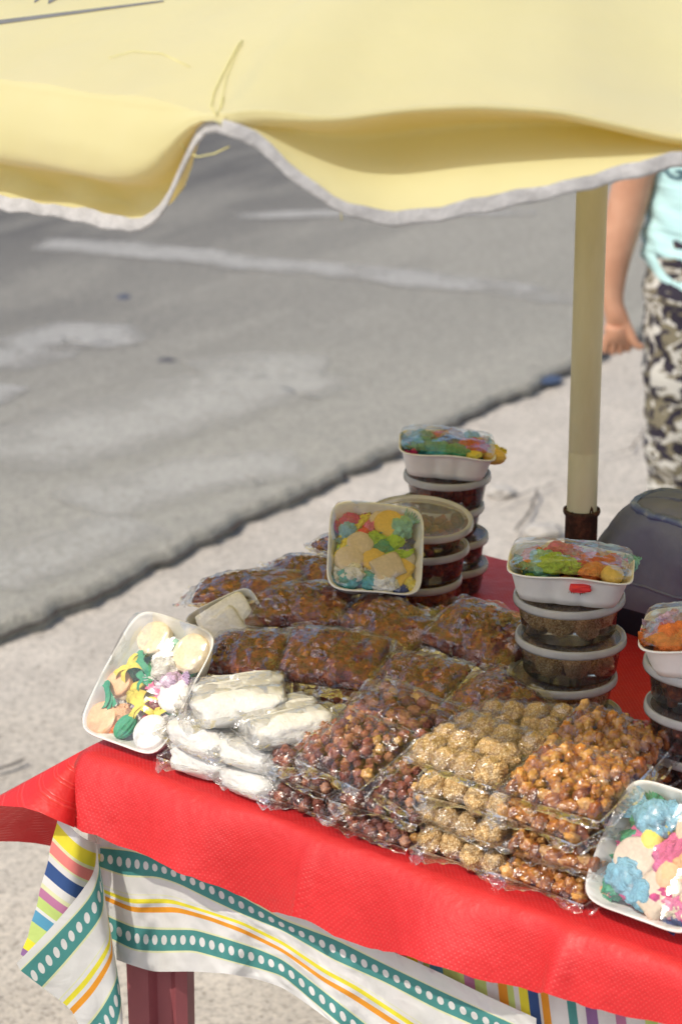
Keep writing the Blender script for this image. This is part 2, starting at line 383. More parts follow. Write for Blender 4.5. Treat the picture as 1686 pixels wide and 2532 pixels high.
# ------------------------------------------------------------------ red cloth
def red_mat():
    m = M('red_nonwoven', .42, .5)
    uv = m.mapping('UV', (1, 1, 1), (0, 0, 0))
    sep = m.n.new('ShaderNodeSeparateXYZ'); m.L(uv, sep.inputs[0]); k = 2 * math.pi / .0052
    sx = m.math('SINE', m.math('MULTIPLY', sep.outputs[0], k)); sy = m.math('SINE', m.math('MULTIPLY', sep.outputs[1], k * 1.0))
    dm = m.math('MULTIPLY', sx, sy); dd = m.math('MAXIMUM', m.math('MULTIPLY', dm, m.math('SIGN', sx)), 0)
    dots = m.ramp(dm, [(.35, (0, 0, 0)), (.8, (1, 1, 1))])
    c = m.ramp(m.noise(11, 5, .65), [(.3, (.54, .012, .016)), (.7, (.66, .022, .026))])
    c = m.mix(m.math('MULTIPLY', dots, .22), c, (.86, .14, .12)); m.base(c)
    m.norm(m.bump(m.math('ADD', m.math('MULTIPLY', dots, -1), m.math('MULTIPLY', m.noise(500, 2), .3)), .5, .0005, m.bump(m.noise(9, 5, .6), .55, .014)))
    m.L(m.ramp(dots, [(0, (.5, .5, .5)), (1, (.28, .28, .28))]), m.p.inputs['Roughness'])
    m.p.inputs['Sheen Weight'].default_value = .22; m.p.inputs['Sheen Roughness'].default_value = .35; m.p.inputs['Sheen Tint'].default_value = (1, .6, .55, 1)
    m.translucent((.8, .03, .03), .14); return m.m
RED = red_mat()
def lerp(a, b, t): return a + (b - a) * t
def interp(pts, x):
    if x <= pts[0][0]: return pts[0][1]
    for (x0, y0), (x1, y1) in zip(pts, pts[1:]):
        if x <= x1: t = (x - x0) / (x1 - x0); t = t * t * (3 - 2 * t) * .5 + t * .5; return y0 + (y1 - y0) * t
    return pts[-1][1]
def red_cloth():
    NU, NV = 96, 60; vs = []; fs = []; uvs = []; S0, S1 = 0, .82
    def top(a, b):
        t = .75 * b; sl = -.05 * b; s = lerp(sl, .82, a); z = .0045 + .0012 * N((s, t, 0), 9) + .0006 * N((s, t, 1), 30)
        return T(s, t, z), s, t
    for j in range(NV):
        for i in range(NU):
            p, s, t = top(i / (NU - 1), j / (NV - 1)); vs.append(p); uvs.append((s, t))
    for j in range(NV - 1):
        for i in range(NU - 1): a = j * NU + i; fs.append((a, a + 1, a + NU + 1, a + NU))
    # skirt columns: (vertex index, hem point, control outwards, uv hem)
    cols = []
    hangpts = [(0, .078), (.12, .082), (.25, .100), (.4, .094), (.52, .083), (.7, .066), (.82, .07)]
    for i in range(NU - 1, -1, -1):
        s = .82 * i / (NU - 1)
        d = interp(hangpts, s) * 1.06 + .0016 * N((s, 0, 0), 90, 2) + .0015 * N((s, 0, 0), 35, 3)
        if .04 < s < .32: d += .0028 * abs(N((s, 0, 0), 140, 7))
        off = .034 + .009 * math.sin(s * 17) + .006 * math.sin(s * 41 + 1)
        off += .012 * math.exp(-((s - .31) / .006) ** 2) + .016 * math.exp(-((s - .60) / .010) ** 2) - .006 * math.exp(-((s - .575) / .012) ** 2)
        u_, v0 = proj(T(s, -off, -.085)); hv = interp([(150, 2027), (228, 2061), (312, 2097), (478, 2168), (700, 2258), (907, 2343), (1235, 2431), (1549, 2514), (1900, 2600)], u_)
        H_ = Wf(u_, hv, off); H_.z -= (d - interp(hangpts, s) * 1.06); cols.append((i, H_, -e2, (s, -d - .02)))
    dl = (-e1 * .7 - e2 * .7).normalized()
    fan = [((185, 2043), 2.225, 0), ((143, 2025), 2.222, 0), ((100, 2006), 2.225, 0), ((60, 1995), 2.235, 0), ((15, 1992), 2.25, 0), ((-30, 1988), 2.265, 0), ((-62, 2000), 2.29, 0),
           ((-75, 2035), 2.315, 0), ((-72, 2082), 2.34, 2), ((-20, 2080), 2.36, 5), ((45, 2080), 2.38, 8), ((90, 2084), 2.39, 10), ((125, 2092), 2.40, 13)]
    for (px, y, ej) in fan:
        H = Wy(*px, y); E_ = vs[ej * NU]; cols.append((ej * NU, H, (H - E_).normalized() * 1.0, (-(H - E_).length * .8, -(H - E_).length * .5)))
    for j in range(15, NV, 2):
        E_ = vs[j * NU]; tt = .75 * j / (NV - 1); k = max(0, 1 - (tt - .16) / .2)
        H = E_ + (-e1) * (.05 + .09 * k) + ez * (-.13); cols.append((j * NU, H, -e1, (-.16, tt)))
    cols.append(((NV - 1) * NU, T(-.10, .80, -.12), (-e1 + e2).normalized(), (-.12, .85)))
    for i in range(0, NU, 3):
        s = .82 * i / (NU - 1) - .05; cols.append(((NV - 1) * NU + i, T(s, .785 + .006 * math.sin(s * 30), -.12), e2, (s, .9)))
    for j in range(NV - 1, -1, -3):
        cols.append((j * NU + NU - 1, T(.855, .75 * j / (NV - 1), -.1), e1, (.95, .75 * j / (NV - 1))))
    nr = 16; idx = []
    for (vi, H, n, uvh) in cols:
        E_ = Vector(vs[vi]); u0 = uvs[vi]; row = [vi]; C = E_ + n * .022
        for k in range(1, nr + 1):
            x = k / nr; x = x ** 1.2; P = E_ * (1 - x) ** 2 + C * 2 * x * (1 - x) + H * x * x
            P = P + n * (.003 * N(P, 14, 4) * x)
            vs.append(P); uvs.append((lerp(u0[0], uvh[0], x), lerp(u0[1], uvh[1], x))); row.append(len(vs) - 1)
        idx.append(row)
    for a, b in zip(idx, idx[1:]):
        for k in range(nr):
            q = [a[k], b[k], b[k + 1], a[k + 1]]; q2 = []
            for x in q:
                if x not in q2: q2.append(x)
            if len(q2) > 2: fs.append(tuple(q2))
    o = meshobj('red_tablecloth', vs, fs, RED, uvs=uvs)
    tag(o, 'bright red non-woven cloth on the table, hem ragged along the front, its corner blown out', 'tablecloth'); return o
red_cloth()

# ------------------------------------------------------------------ patterned cloth below
WHT = (.72, .72, .70); TEAL = (.075, .28, .265); YEL = (.80, .72, .05); ORG = (.80, .33, .03); PALE = (.72, .74, .45)
LIME = (.52, .66, .20); NAVY = (.04, .09, .25); SALM = (.80, .24, .22); MAG = (.50, .20, .35); BLU = (.10, .33, .50); PUR = (.27, .14, .32)
def print_finish(m, c):
    wr = m.noise(26, 4, .55); c = m.mix(1.0, c, m.ramp(wr, [(.3, (.93, .93, .93)), (.6, (1, 1, 1))]), 'MULTIPLY'); m.base(c)
    m.norm(m.bump(m.noise(700, 2), .25, .0004, m.bump(m.noise(22, 3, .5, None, 1.0), .5, .006))); m.translucent(c, .22); return m.m
def dots_mat():
    m = M('dotted_band_print', .7, .25); sep = m.n.new('ShaderNodeSeparateXYZ'); m.L(m.tc.outputs['UV'], sep.inputs[0]); U, V = sep.outputs[0], sep.outputs[1]
    c = m.ramp(V, [(0, WHT), (.085, PALE), (.10, TEAL), (.30, PALE), (.315, WHT), (.46, PALE), (.468, WHT), (.50, YEL), (.535, WHT), (.56, ORG), (.60, WHT), (.705, PALE), (.72, TEAL), (.90, PALE), (.915, WHT)], 'CONSTANT')
    def dots(vc, vr):
        fr = m.math('SUBTRACT', m.math('FRACT', m.math('DIVIDE', U, .0128)), .5); a = m.math('MULTIPLY', fr, .0128 / .0038)
        bb = m.math('DIVIDE', m.math('SUBTRACT', V, vc), vr); return m.math('LESS_THAN', m.math('ADD', m.math('MULTIPLY', a, a), m.math('MULTIPLY', bb, bb)), 1)
    dsum = m.math('MAXIMUM', dots(.20, .042), dots(.81, .042)); c = m.mix(dsum, c, WHT); return print_finish(m, c)
def stripes_mat(name, stops, axis):
    m = M(name, .7, .25); sep = m.n.new('ShaderNodeSeparateXYZ'); m.L(m.tc.outputs['UV'], sep.inputs[0])
    return print_finish(m, m.ramp(sep.outputs[axis], stops, 'CONSTANT'))
DOTS = dots_mat()
ROLL = stripes_mat('rolled_stripe_print', [(0, WHT), (.07, YEL), (.17, PALE), (.195, SALM), (.275, PALE), (.29, WHT), (.335, NAVY), (.43, WHT), (.49, PALE), (.52, MAG), (.585, LIME), (.66, WHT), (.68, BLU), (.76, LIME), (.88, YEL), (.95, PUR)], 1)
def pxs(l): return [((u - 900) / 800, c) for u, c in l]
SIDEST = stripes_mat('side_stripe_print', pxs([(900, PUR), (925, LIME), (950, WHT), (968, NAVY), (990, SALM), (1012, YEL), (1035, WHT), (1050, LIME), (1064, BLU), (1096, LIME), (1146, MAG), (1170, LIME), (1200, WHT), (1226, ORG), (1250, LIME), (1264, WHT), (1278, YEL), (1298, NAVY), (1322, WHT), (1330, ORG), (1348, WHT), (1392, TEAL), (1414, WHT), (1436, PUR), (1464, WHT), (1508, MAG), (1534, WHT), (1580, LIME), (1610, WHT), (1650, BLU)]), 0)
def rowat(row, u):
    if u <= row[0][0]: (x0, y0), (x1, y1) = row[0], row[1]; return y0 + (y1 - y0) / (x1 - x0) * (u - x0)
    for (x0, y0), (x1, y1) in zip(row, row[1:]):
        if u <= x1: return y0 + (y1 - y0) * (u - x0) / (x1 - x0)
    (x0, y0), (x1, y1) = row[-2], row[-1]; return y1 + (y1 - y0) / (x1 - x0) * (u - x1)
rows = [
 (-.12, [(235, 2040), (330, 2060), (478, 2100), (620, 2170), (760, 2225), (880, 2285), (952, 2345), (1077, 2400), (1203, 2462), (1330, 2520)]),
 (.10, [(235, 2095), (330, 2105), (420, 2135), (520, 2175), (620, 2230), (700, 2275), (826, 2322), (952, 2385), (1077, 2445), (1203, 2503), (1330, 2560)]),
 (.31, [(235, 2140), (260, 2150), (310, 2167), (390, 2169), (440, 2185), (520, 2225), (600, 2262), (700, 2302), (826, 2375), (952, 2430), (1077, 2495), (1203, 2550), (1330, 2605)]),
 (.515, [(245, 2198), (320, 2228), (420, 2226), (500, 2250), (600, 2281), (700, 2330), (800, 2398), (880, 2440), (1000, 2520), (1100, 2590), (1330, 2700)]),
 (.58, [(250, 2215), (330, 2250), (440, 2248), (520, 2271), (600, 2302), (700, 2352), (800, 2424), (870, 2462), (980, 2532), (1100, 2612), (1330, 2730)]),
 (.715, [(262, 2262), (330, 2292), (400, 2297), (480, 2297), (560, 2320), (640, 2346), (700, 2372), (790, 2442), (860, 2497), (940, 2560), (1330, 2800)]),
 (.91, [(268, 2318), (330, 2350), (380, 2354), (480, 2352), (560, 2375), (640, 2396), (700, 2414), (780, 2482), (860, 2550), (1330, 2880)]),
 (1.08, [(285, 2372), (330, 2388), (380, 2403), (473, 2402), (560, 2407), (640, 2422), (700, 2442), (770, 2490), (830, 2536), (950, 2620), (1330, 2960)])]
def smooth(l, n=3):
    for _ in range(n): l = [l[0]] + [(l[i-1] + 2 * l[i] + l[i+1]) / 4 for i in range(1, len(l) - 1)] + [l[-1]]
    return l
def print_panel():
    us = [218 + i * 9 for i in range(124)]; R_ = [(v_, smooth([rowat(r, u) for u in us], 4)) for v_, r in rows]; sub = 5
    vs = []; uvs = []; fs = []; nrow = 0; prevP = None
    VR = []
    for k in range(len(R_) - 1):
        for j in range(sub): VR.append((k, j / sub))
    VR.append((len(R_) - 2, 1.0))
    acc = [0]; 
    for i in range(1, len(us)):
        a = Wf(us[i - 1], R_[2][1][i - 1], .02); c = Wf(us[i], R_[2][1][i], .02); acc.append(acc[-1] + (a - c).length)
    for (k, x) in VR:
        for i, u in enumerate(us):
            v_ = lerp(R_[k][1][i], R_[k + 1][1][i], x); vv = lerp(R_[k][0], R_[k + 1][0], x); s = acc[i]
            off = -.004 + .008 * math.sin(s * 42) * (vv + .1) + .004 * math.sin(s * 95 + 2 * vv) * (vv + .1) + .0025 * N((s * 60, vv * 9, 0)) + .0018 * N((s * 150, vv * 22, 3))
            vs.append(Wf(u, v_, off)); uvs.append((s, vv))
    n = len(us)
    for j in range(len(VR) - 1):
        for i in range(n - 1): fs.append((j * n + i, j * n + i + 1, (j + 1) * n + i + 1, (j + 1) * n + i))
    return vs, fs, uvs
vs, fs, uvs = print_panel(); fm = [0] * len(fs)
# side striped part, further right and just behind
k0 = len(vs); nu, nv = 90, 16
for j in range(nv):
    for i in range(nu):
        u = 880 + 11 * i; v_ = 2290 + 330 * j / (nv - 1) + (u - 880) * .24
        vs.append(Wf(u, v_, -.016 + .003 * math.sin(u * .045) + .002 * math.sin(u * .11 + j * .3))); uvs.append((((u - (v_ - 2420) * .12) - 900) / 800, j / nv))
for j in range(nv - 1):
    for i in range(nu - 1): a = k0 + j * nu + i; fs.append((a, a + 1, a + nu + 1, a + nu)); fm.append(1)
# rolled corner, inner (striped) part: a half tube
k0 = len(vs); nu, nv = 22, 40
for j in range(nv):
    q = j / (nv - 1); xl = interp([(0, 146), (.3, 122), (.6, 96), (.85, 72), (1, 52)], q); yl = 2010 + 350 * q
    for i in range(nu):
        a = i / (nu - 1); xr = 250; th = 0; uu = xl + (xr - xl) * a
        yy = yl + 78 * a + 16 * math.sin(a * math.pi)
        y3 = 2.255 - .030 * math.cos(R(180 * a - 90)) + .02 * a - .0
        vs.append(Wy(uu, yy, y3)); uvs.append((a, q))
for j in range(nv - 1):
    for i in range(nu - 1): a = k0 + j * nu + i; fs.append((a, a + 1, a + nu + 1, a + nu)); fm.append(2)
# rolled corner, folded-over dotted part (runs top right to bottom left)
prow = [(.0, [(238, 2045), (236, 2140), (205, 2200), (130, 2290), (42, 2382)]),
        (.10, [(244, 2120), (243, 2168), (218, 2225), (140, 2312), (52, 2400)]),
        (.30, [(254, 2175), (256, 2235), (240, 2280), (172, 2365), (104, 2440)]),
        (.515, [(262, 2230), (272, 2310), (262, 2352), (215, 2422), (160, 2482)]),
        (.58, [(266, 2255), (277, 2335), (270, 2378), (228, 2446), (178, 2500)]),
        (.715, [(274, 2300), (288, 2390), (284, 2430), (252, 2490), (205, 2550)]),
        (.91, [(282, 2350), (298, 2450), (298, 2500), (280, 2560), (240, 2620)]),
        (1.08, [(288, 2400), (302, 2490), (304, 2540), (300, 2620), (262, 2690)])]
k0 = len(vs); nu = 30; sub = 5
def cr(pts, a):
    a = a * (len(pts) - 1); i = min(int(a), len(pts) - 2); t = a - i; p = [pts[max(0, min(len(pts) - 1, i + d))] for d in (-1, 0, 1, 2)]
    return tuple(.5 * (2 * p[1][c] + (p[2][c] - p[0][c]) * t + (2 * p[0][c] - 5 * p[1][c] + 4 * p[2][c] - p[3][c]) * t * t + (3 * p[1][c] - p[0][c] - 3 * p[2][c] + p[3][c]) * t ** 3) for c in (0, 1))
nr_ = 0
for k in range(len(prow) - 1):
    for j in range(sub + (1 if k == len(prow) - 2 else 0)):
        x = j / sub; vv = lerp(prow[k][0], prow[k + 1][0], x); L_ = 0; last = None
        for i in range(nu):
            a = i / (nu - 1); p = cr(prow[k][1], a); q = cr(prow[k + 1][1], a); uu = lerp(p[0], q[0], x); vv_ = lerp(p[1], q[1], x)
            y3 = 2.205 + .045 * (1 - a) ** 3 - .012 * math.sin(a * math.pi) + .0015 * N((a * 5, vv * 6, 0))
            P = Wy(uu, vv_, y3); L_ += (P - last).length if last else 0; last = P
            vs.append(P); uvs.append((L_, vv))
        nr_ += 1
for j in range(nr_ - 1):
    for i in range(nu - 1): a = k0 + j * nu + i; fs.append((a, a + 1, a + nu + 1, a + nu)); fm.append(0)
o = meshobj('patterned_tablecloth', vs, fs, [DOTS, SIDEST, ROLL], uvs=uvs, fm=fm)
tag(o, 'white undercloth with teal dotted bands and coloured stripes, hanging below the red cloth', 'tablecloth')

# ------------------------------------------------------------------ bags of sweets
def pill(u, v, p=2.7): return max(0, (1 - abs(u) ** p)) ** .5 * max(0, (1 - abs(v) ** p)) ** .5
def pack(W, D, Hh, r, n, seed, tries=6000, k=.86, pp=2.7):
    rnd = random.Random(seed); P = []
    for _ in range(tries):
        if len(P) >= n: break
        u = rnd.uniform(-1, 1); v_ = rnd.uniform(-1, 1); h = Hh / 2 * pill(u, v_, pp) - r * .7
        if h < 0: h = 0
        z = rnd.choice((1, 1, -1, rnd.uniform(-1, 1))) * h; x = u * (W / 2 - r); y = v_ * (D / 2 - r)
        if all((x - a) ** 2 + (y - b_) ** 2 + (z - c) ** 2 > (2 * r * k) ** 2 for a, b_, c in P): P.append((x, y, z))
    return P
def film_mesh(W, D, Hh, balls, seed, flap=.012, cling=.6, wr=.0022, pp=2.7):
    """film draped over the contents; sealed flat ends with crumpled flaps along +-x and a folded end at -y"""
    nx, ny = 64, 52; X = np.linspace(-1, 1, nx); Y = np.linspace(-1, 1, ny)
    fx = lambda u: u * (W / 2 + .002); fy = lambda u: u * (D / 2 + .002)
    top = np.zeros((ny, nx)); bot = np.zeros((ny, nx)); gx = fx(X)[None, :]; gy = fy(Y)[:, None]
    for (x, y, z, r) in balls:
        d2 = (gx - x) ** 2 + (gy - y) ** 2; rr = r + .0012; hh = np.sqrt(np.maximum(0, rr * rr - d2)); msk = d2 < rr * rr
        top = np.where(msk, np.maximum(top, z + hh), top); bot = np.where(msk, np.minimum(bot, z - hh), bot)
    base = np.array([[Hh / 2 * pill(u, v_, pp) for u in X] for v_ in Y])
    def relax(a, n):
        for _ in range(n):
            b_ = a.copy(); b_[1:-1, 1:-1] = (a[:-2, 1:-1] + a[2:, 1:-1] + a[1:-1, :-2] + a[1:-1, 2:]) / 4; a = np.maximum(a, b_) if False else np.maximum(a * 1.0, b_)
        return a
    top = np.maximum(relax(top, 8), base * cling); bot = -np.maximum(relax(-bot, 8), base * cling)
    edge = np.array([[min(1, 9 * (1 - abs(u))) * min(1, 9 * (1 - abs(v_))) for u in X] for v_ in Y])
    vs = []; fs = []
    seal = []
    for sgn, Hm in ((1, top), (-1, bot)):
        k = len(vs)
        for j in range(ny):
            for i in range(nx):
                x, y = fx(X[i]), fy(Y[j]); e = edge[j, i]; z = Hm[j, i] * e
                w1 = 1.3 * abs(N((x, y, sgn), 38, seed)) + .5 * abs(N((x, y, sgn), 95, seed + 1))
                z += sgn * wr * w1 * (e * .8 + .2) + sgn * .0006
                bulge = 1 - .0 * e; dx = .0025 * N((x, y, 0), 60, seed + 3); dy = .0025 * N((x, y, 0), 60, seed + 4)
                vs.append((x + dx, y + dy, z))
        for j in range(ny - 1):
            for i in range(nx - 1):
                a = k + j * nx + i; q = (a, a + 1, a + nx + 1, a + nx); fs.append(q if sgn > 0 else q[::-1])
    # flaps: crumpled frills on the sides
    for side in range(4):
        n = nx if side < 2 else ny; m_ = 7; k = len(vs); fl = flap * (1.0 if side in (0, 2, 3) else .5)
        for a in range(m_):
            q = a / (m_ - 1)
            for i in range(n):
                if side == 0: x, y, ox, oy = fx(X[i]), fy(-1), 0, -1
                elif side == 1: x, y, ox, oy = fx(X[i]), fy(1), 0, 1
                elif side == 2: x, y, ox, oy = fx(-1), fy(Y[i]), -1, 0
                else: x, y, ox, oy = fx(1), fy(Y[i]), 1, 0
                t = (i / (n - 1)); env = max(0, math.sin(math.pi * t)) ** .5
                L_ = fl * q * (.35 + .65 * env) * (1 + .7 * N((x, y, side), 32, seed))
                cr_ = q * fl * 1.1 * N((x * 1.0, y * 1.0, q * .006), 42, seed + side) + q * fl * .3 * N((x, y, q * .02), 110, seed)
                vs.append((x + ox * L_, y + oy * L_, cr_ - q * fl * .35))
        for a in range(m_ - 1):
            for i in range(n - 1):
                c = k + a * n + i; fs.append((c, c + 1, c + n + 1, c + n))
                if a in (0, m_ - 2): seal.append(len(fs) - 1)
    return vs, fs, seal
CHK = M('sugared_nut', .55, .5); CHK.base(CHK.ramp(CHK.noise(120, 4, .7), [(.3, (.13, .032, .022)), (.5, (.30, .085, .05)), (.68, (.46, .20, .11))])); CHK.norm(CHK.bump(CHK.noise(420, 4, .7), .8, .0015)); CHK = CHK.m
CHG = M('golden_nut', .35, .5); CHG.base(CHG.ramp(CHG.noise(90, 2), [(.3, (.50, .24, .06)), (.7, (.72, .45, .16))])); CHG = CHG.m
def tone(name, lo, mid, hi, rough, sc=90, bs=300, bst=.7):
    m = M(name, rough, .5); m.base(m.ramp(m.noise(sc, 4, .7), [(.3, lo), (.5, mid), (.7, hi)])); m.norm(m.bump(m.noise(bs, 4, .7), bst, .0015)); return m.m
CHD = tone('dark_sugared_nut', (.06, .016, .012), (.15, .035, .024), (.26, .08, .05), .45)
CHT = tone('tan_sugared_nut', (.26, .09, .045), (.44, .19, .10), (.58, .31, .18), .6)
SES = M('sesame_seed', .55, .4); SES.base(SES.mix(1.0, SES.ramp(SES.voro(9.5, 'F1', None, 'Color'), [(.1, (.50, .32, .12)), (.45, (.72, .52, .25)), (.9, (.88, .74, .48))]), SES.ramp(SES.voro(9.5), [(.25, (1, 1, 1)), (.58, (.62, .50, .36))]), 'MULTIPLY')); SES = SES.m
PNT = M('caramel_nut', .18, .6); PNT.base(PNT.ramp(PNT.noise(110, 3, .6), [(.32, (.22, .055, .014)), (.46, (.45, .16, .03)), (.58, (.60, .27, .06)), (.74, (.74, .48, .20))])); PNT.norm(PNT.bump(PNT.noise(260, 3), .4, .001)); PNT = PNT.m
PND = tone('dark_caramel', (.10, .022, .008), (.26, .07, .014), (.42, .15, .03), .15, 90, 260, .4)
PNC = tone('pale_peanut', (.40, .16, .03), (.62, .31, .08), (.74, .46, .18), .2, 90, 260, .4)
BRT = M('red_brown_brittle', .32, .55); BRT.base(BRT.ramp(BRT.noise(95, 5, .75), [(.36, (.05, .008, .008)), (.49, (.21, .030, .015)), (.60, (.42, .088, .020)), (.76, (.60, .20, .045))])); BRT.norm(BRT.bump(BRT.noise(320, 4, .75), .9, .002)); BRT = BRT.m
BRD = M('dark_brown_brittle', .4, .5); BRD.base(BRD.ramp(BRD.noise(70, 5, .7), [(.36, (.05, .007, .008)), (.48, (.17, .026, .016)), (.60, (.36, .08, .020)), (.74, (.50, .17, .04))])); BRD.norm(BRD.bump(BRD.noise(300, 4, .75), .9, .002)); BRD = BRD.m
BRL = tone('brittle_dark_chunk', (.05, .008, .008), (.15, .022, .016), (.28, .06, .02), .25, 120, 300, .6)
BRO = tone('brittle_amber_chunk', (.30, .07, .015), (.55, .17, .03), (.70, .30, .08), .25, 120, 300, .6)
WHC = M('white_coconut_candy', .5, .4); WHC.base(WHC.ramp(WHC.noise(60, 4), [(.3, (.64, .62, .57)), (.7, (.80, .79, .755))])); WHC.norm(WHC.bump(WHC.noise(110, 6, .7), .7, .004)); WHC.p.inputs['Subsurface Weight'].default_value = .15; WHC.p.inputs['Subsurface Radius'].default_value = (.004, .003, .002); WHC = WHC.m

def add_blobs(mb, P, radii, rnd, sub=2, disp=.16, mats=None, seed=0, fr=1.0):
    V, F = ico(sub)
    for i, p in enumerate(P):
        q = Euler((rnd.uniform(0, 6.3), rnd.uniform(0, 6.3), rnd.uniform(0, 6.3))).to_matrix(); q = np.array(q)
        sc = np.array(radii) * rnd.uniform(.78, 1.16) * np.array([rnd.uniform(.85, 1.15) for _ in range(3)])
        dd = np.array([1 + disp * noise.noise(Vector(x) * 2.2 * fr + Vector((i * 3.3, seed, 0))) + disp * .45 * noise.noise(Vector(x) * 6 * fr + Vector((i * 1.7, seed, 9))) for x in V])
        vs = (V * dd[:, None] * sc) @ q.T + np.array(p); mb.add(vs.tolist(), F, mats(rnd) if mats else 0)
def seed_ball_mesh(r, seed):
    V, F = ico(6); vs = []
    for x in V:
        x = Vector(x); big = 1 + .22 * N(x, 1.7, seed) + .14 * abs(N(x, 2.6, seed + 2)); c = noise.voronoi(x * 9.5 + Vector((seed, 0, 0)))[0]
        h = max(0, .45 - c[0]); vs.append(tuple(x * r * (big + .26 * h - .04)))
    me = bpy.data.meshes.new('seed_ball'); me.from_pydata(vs, [], F); me.materials.append(SES); me.polygons.foreach_set('use_smooth', [True] * len(me.polygons)); return me
SB = [seed_ball_mesh(1.0, 1), seed_ball_mesh(1.0, 5)]
bag_no = 0
def make_bag(kind, W, D, Hh, seed, label):
    rnd = random.Random(seed); root = thing('sweets_bag', label, 'bag of sweets')
    fm_ = FILM; cl = .75; bp = 2.7
    if kind == 'nut':
        P = pack(W, D, Hh, .0058, 190, seed); mb = MB(); add_blobs(mb, P, (.0063, .0061, .0061), rnd, 3, .5, lambda r_: r_.choices((0, 1, 2, 3), (44, 7, 27, 22))[0], seed, 1.6)
        o = mb.build('candied_nuts', [CHK, CHG, CHD, CHT], root); o['kind'] = 'stuff'; balls = [(x, y, z, .0062) for x, y, z in P]
    elif kind == 'sesame':
        balls = []; nx_, ny_ = max(2, round(W / .025)), max(2, round(D / .026)); n = 0
        for i in range(nx_):
            for j in range(ny_):
                x = ((i + .5) / nx_ - .5) * (W - .002) + rnd.uniform(-.004, .004); y = ((j + .5) / ny_ - .5) * (D - .002) + rnd.uniform(-.004, .004); r = .0133 * rnd.uniform(.86, 1.1); zb = rnd.uniform(-.003, .003)
                o = bpy.data.objects.new('sesame_ball', SB[n % 2]); col.objects.link(o); o.parent = root; o.location = (x, y, zb); o.scale = (r * rnd.uniform(.95, 1.15), r * rnd.uniform(.95, 1.1), r * .98); o.rotation_euler = (rnd.uniform(0, 6), rnd.uniform(0, 6), rnd.uniform(0, 6)); balls.append((x, y, 0, r)); n += 1
    elif kind == 'peanut':
        P = pack(W, D, Hh, .0062, 190, seed, 7000, .74); mb = MB(); add_blobs(mb, P, (.0092, .0062, .0056), rnd, 3, .4, lambda r_: r_.choices((0, 1, 2), (60, 20, 20))[0], seed)
        o = mb.build('caramel_peanuts', [PNT, PND, PNC], root); o['kind'] = 'stuff'; balls = [(x, y, z, .0066) for x, y, z in P]
    elif kind in ('brittle', 'dark'):
        mt = BRT if kind == 'brittle' else BRD
        nx_, ny_ = 56, 46; vs = []; fs = []
        for sg in (1, -1):
            k = len(vs)
            for j in range(ny_):
                for i in range(nx_):
                    u = -1 + 2 * i / (nx_ - 1); v_ = -1 + 2 * j / (ny_ - 1); h = Hh / 2 * .86 * pill(u, v_, 2.1); x = u * W / 2 * .96; y = v_ * D / 2 * .96
                    h *= 1 + .42 * N((x, y, sg), 38, seed) + .16 * N((x, y, sg), 150, seed) ; vs.append((x, y, sg * h))
            for j in range(ny_ - 1):
                for i in range(nx_ - 1): a = k + j * nx_ + i; q = (a, a + 1, a + nx_ + 1, a + nx_); fs.append(q if sg > 0 else q[::-1])
        mb = MB(); mb.add(vs, fs); P = pack(W, D, Hh * .95, .004, 260, seed, 7000, .8, 2.1); add_blobs(mb, P, (.0050, .0042, .0038), rnd, 2, .7, lambda r_: r_.choices((0, 1, 2), (46, 42, 12))[0], seed)
        o = mb.build('nut_brittle', [mt, BRL, BRO], root); o['kind'] = 'stuff'; balls = [(x, y, z, .0042) for x, y, z in P]; cl = 1.0; fm_ = FILMS; bp = 2.1
    else:
        mb = MB(); balls = []; V, F = ico(4); n = 2
        for i in range(n):
            yc = ((i + .5) / n - .5) * D * .92; L_ = W * .47; r1 = D / n * .60; r2 = Hh * .52
            vs = []
            for x in V:
                x = Vector(x); q = Vector((math.copysign(abs(x.x) ** .6, x.x), math.copysign(abs(x.y) ** .75, x.y), math.copysign(abs(x.z) ** .75, x.z)))
                d = 1 + .14 * N(x, 1.5, seed + i) + .07 * N(x, 5, seed) + .03 * N(x, 12, seed); vs.append((q.x * L_ * d + rnd.uniform(-.0001, .0001), yc + q.y * r1 * d, q.z * r2 * d))
            mb2 = MB(); mb2.add(vs, F); mb2.build('coconut_bar', WHC, root)
            for k in range(9): balls.append(((k / 8 - .5) * W * .86, yc, 0, r2 * .95))
        fm_ = FILMW; cl = .92
    v, f, sl = film_mesh(W, D, Hh, balls, seed, cling=cl, pp=bp, flap=.017 if fm_ is FILMS else .012, wr=.0035 if fm_ is FILMS else .0022)
    mi = [0] * len(f)
    for q_ in sl: mi[q_] = 1
    meshobj('plastic_film', v, f, [fm_, SEAL], root, fm=mi)
    return root
PROTO = {}
def bag(kind, s, t, z, label, rz=0, tilt=(0, 0), size=None, seed=1, group=None, scale=1.0):
    dims = {'nut': (.105, .092, .030), 'sesame': (.098, .088, .030), 'peanut': (.105, .09, .030), 'brittle': (.108, .082, .037), 'dark': (.110, .078, .035), 'white': (.092, .09, .030)}[kind]
    key = (kind, seed)
    if key not in PROTO: PROTO[key] = make_bag(kind, *dims, seed * 11 + 3, label); o = PROTO[key]
    else: o = copy_tree(PROTO[key]); o['label'] = label
    o.location = T(s, t, z + dims[2] / 2 + .005); o.rotation_euler = (R(tilt[0]), R(tilt[1]), R(-38.9 + rz)); o.scale = (scale,) * 3 if not isinstance(scale, tuple) else scale
    if group: o['group'] = group
    return o
GW, GN, GS, GP, GB, GD = ('bags of white coconut bars', 'bags of candied nuts', 'bags of sesame balls', 'bags of caramel peanuts', 'bags of red-brown brittle', 'bags of dark brittle at the back')
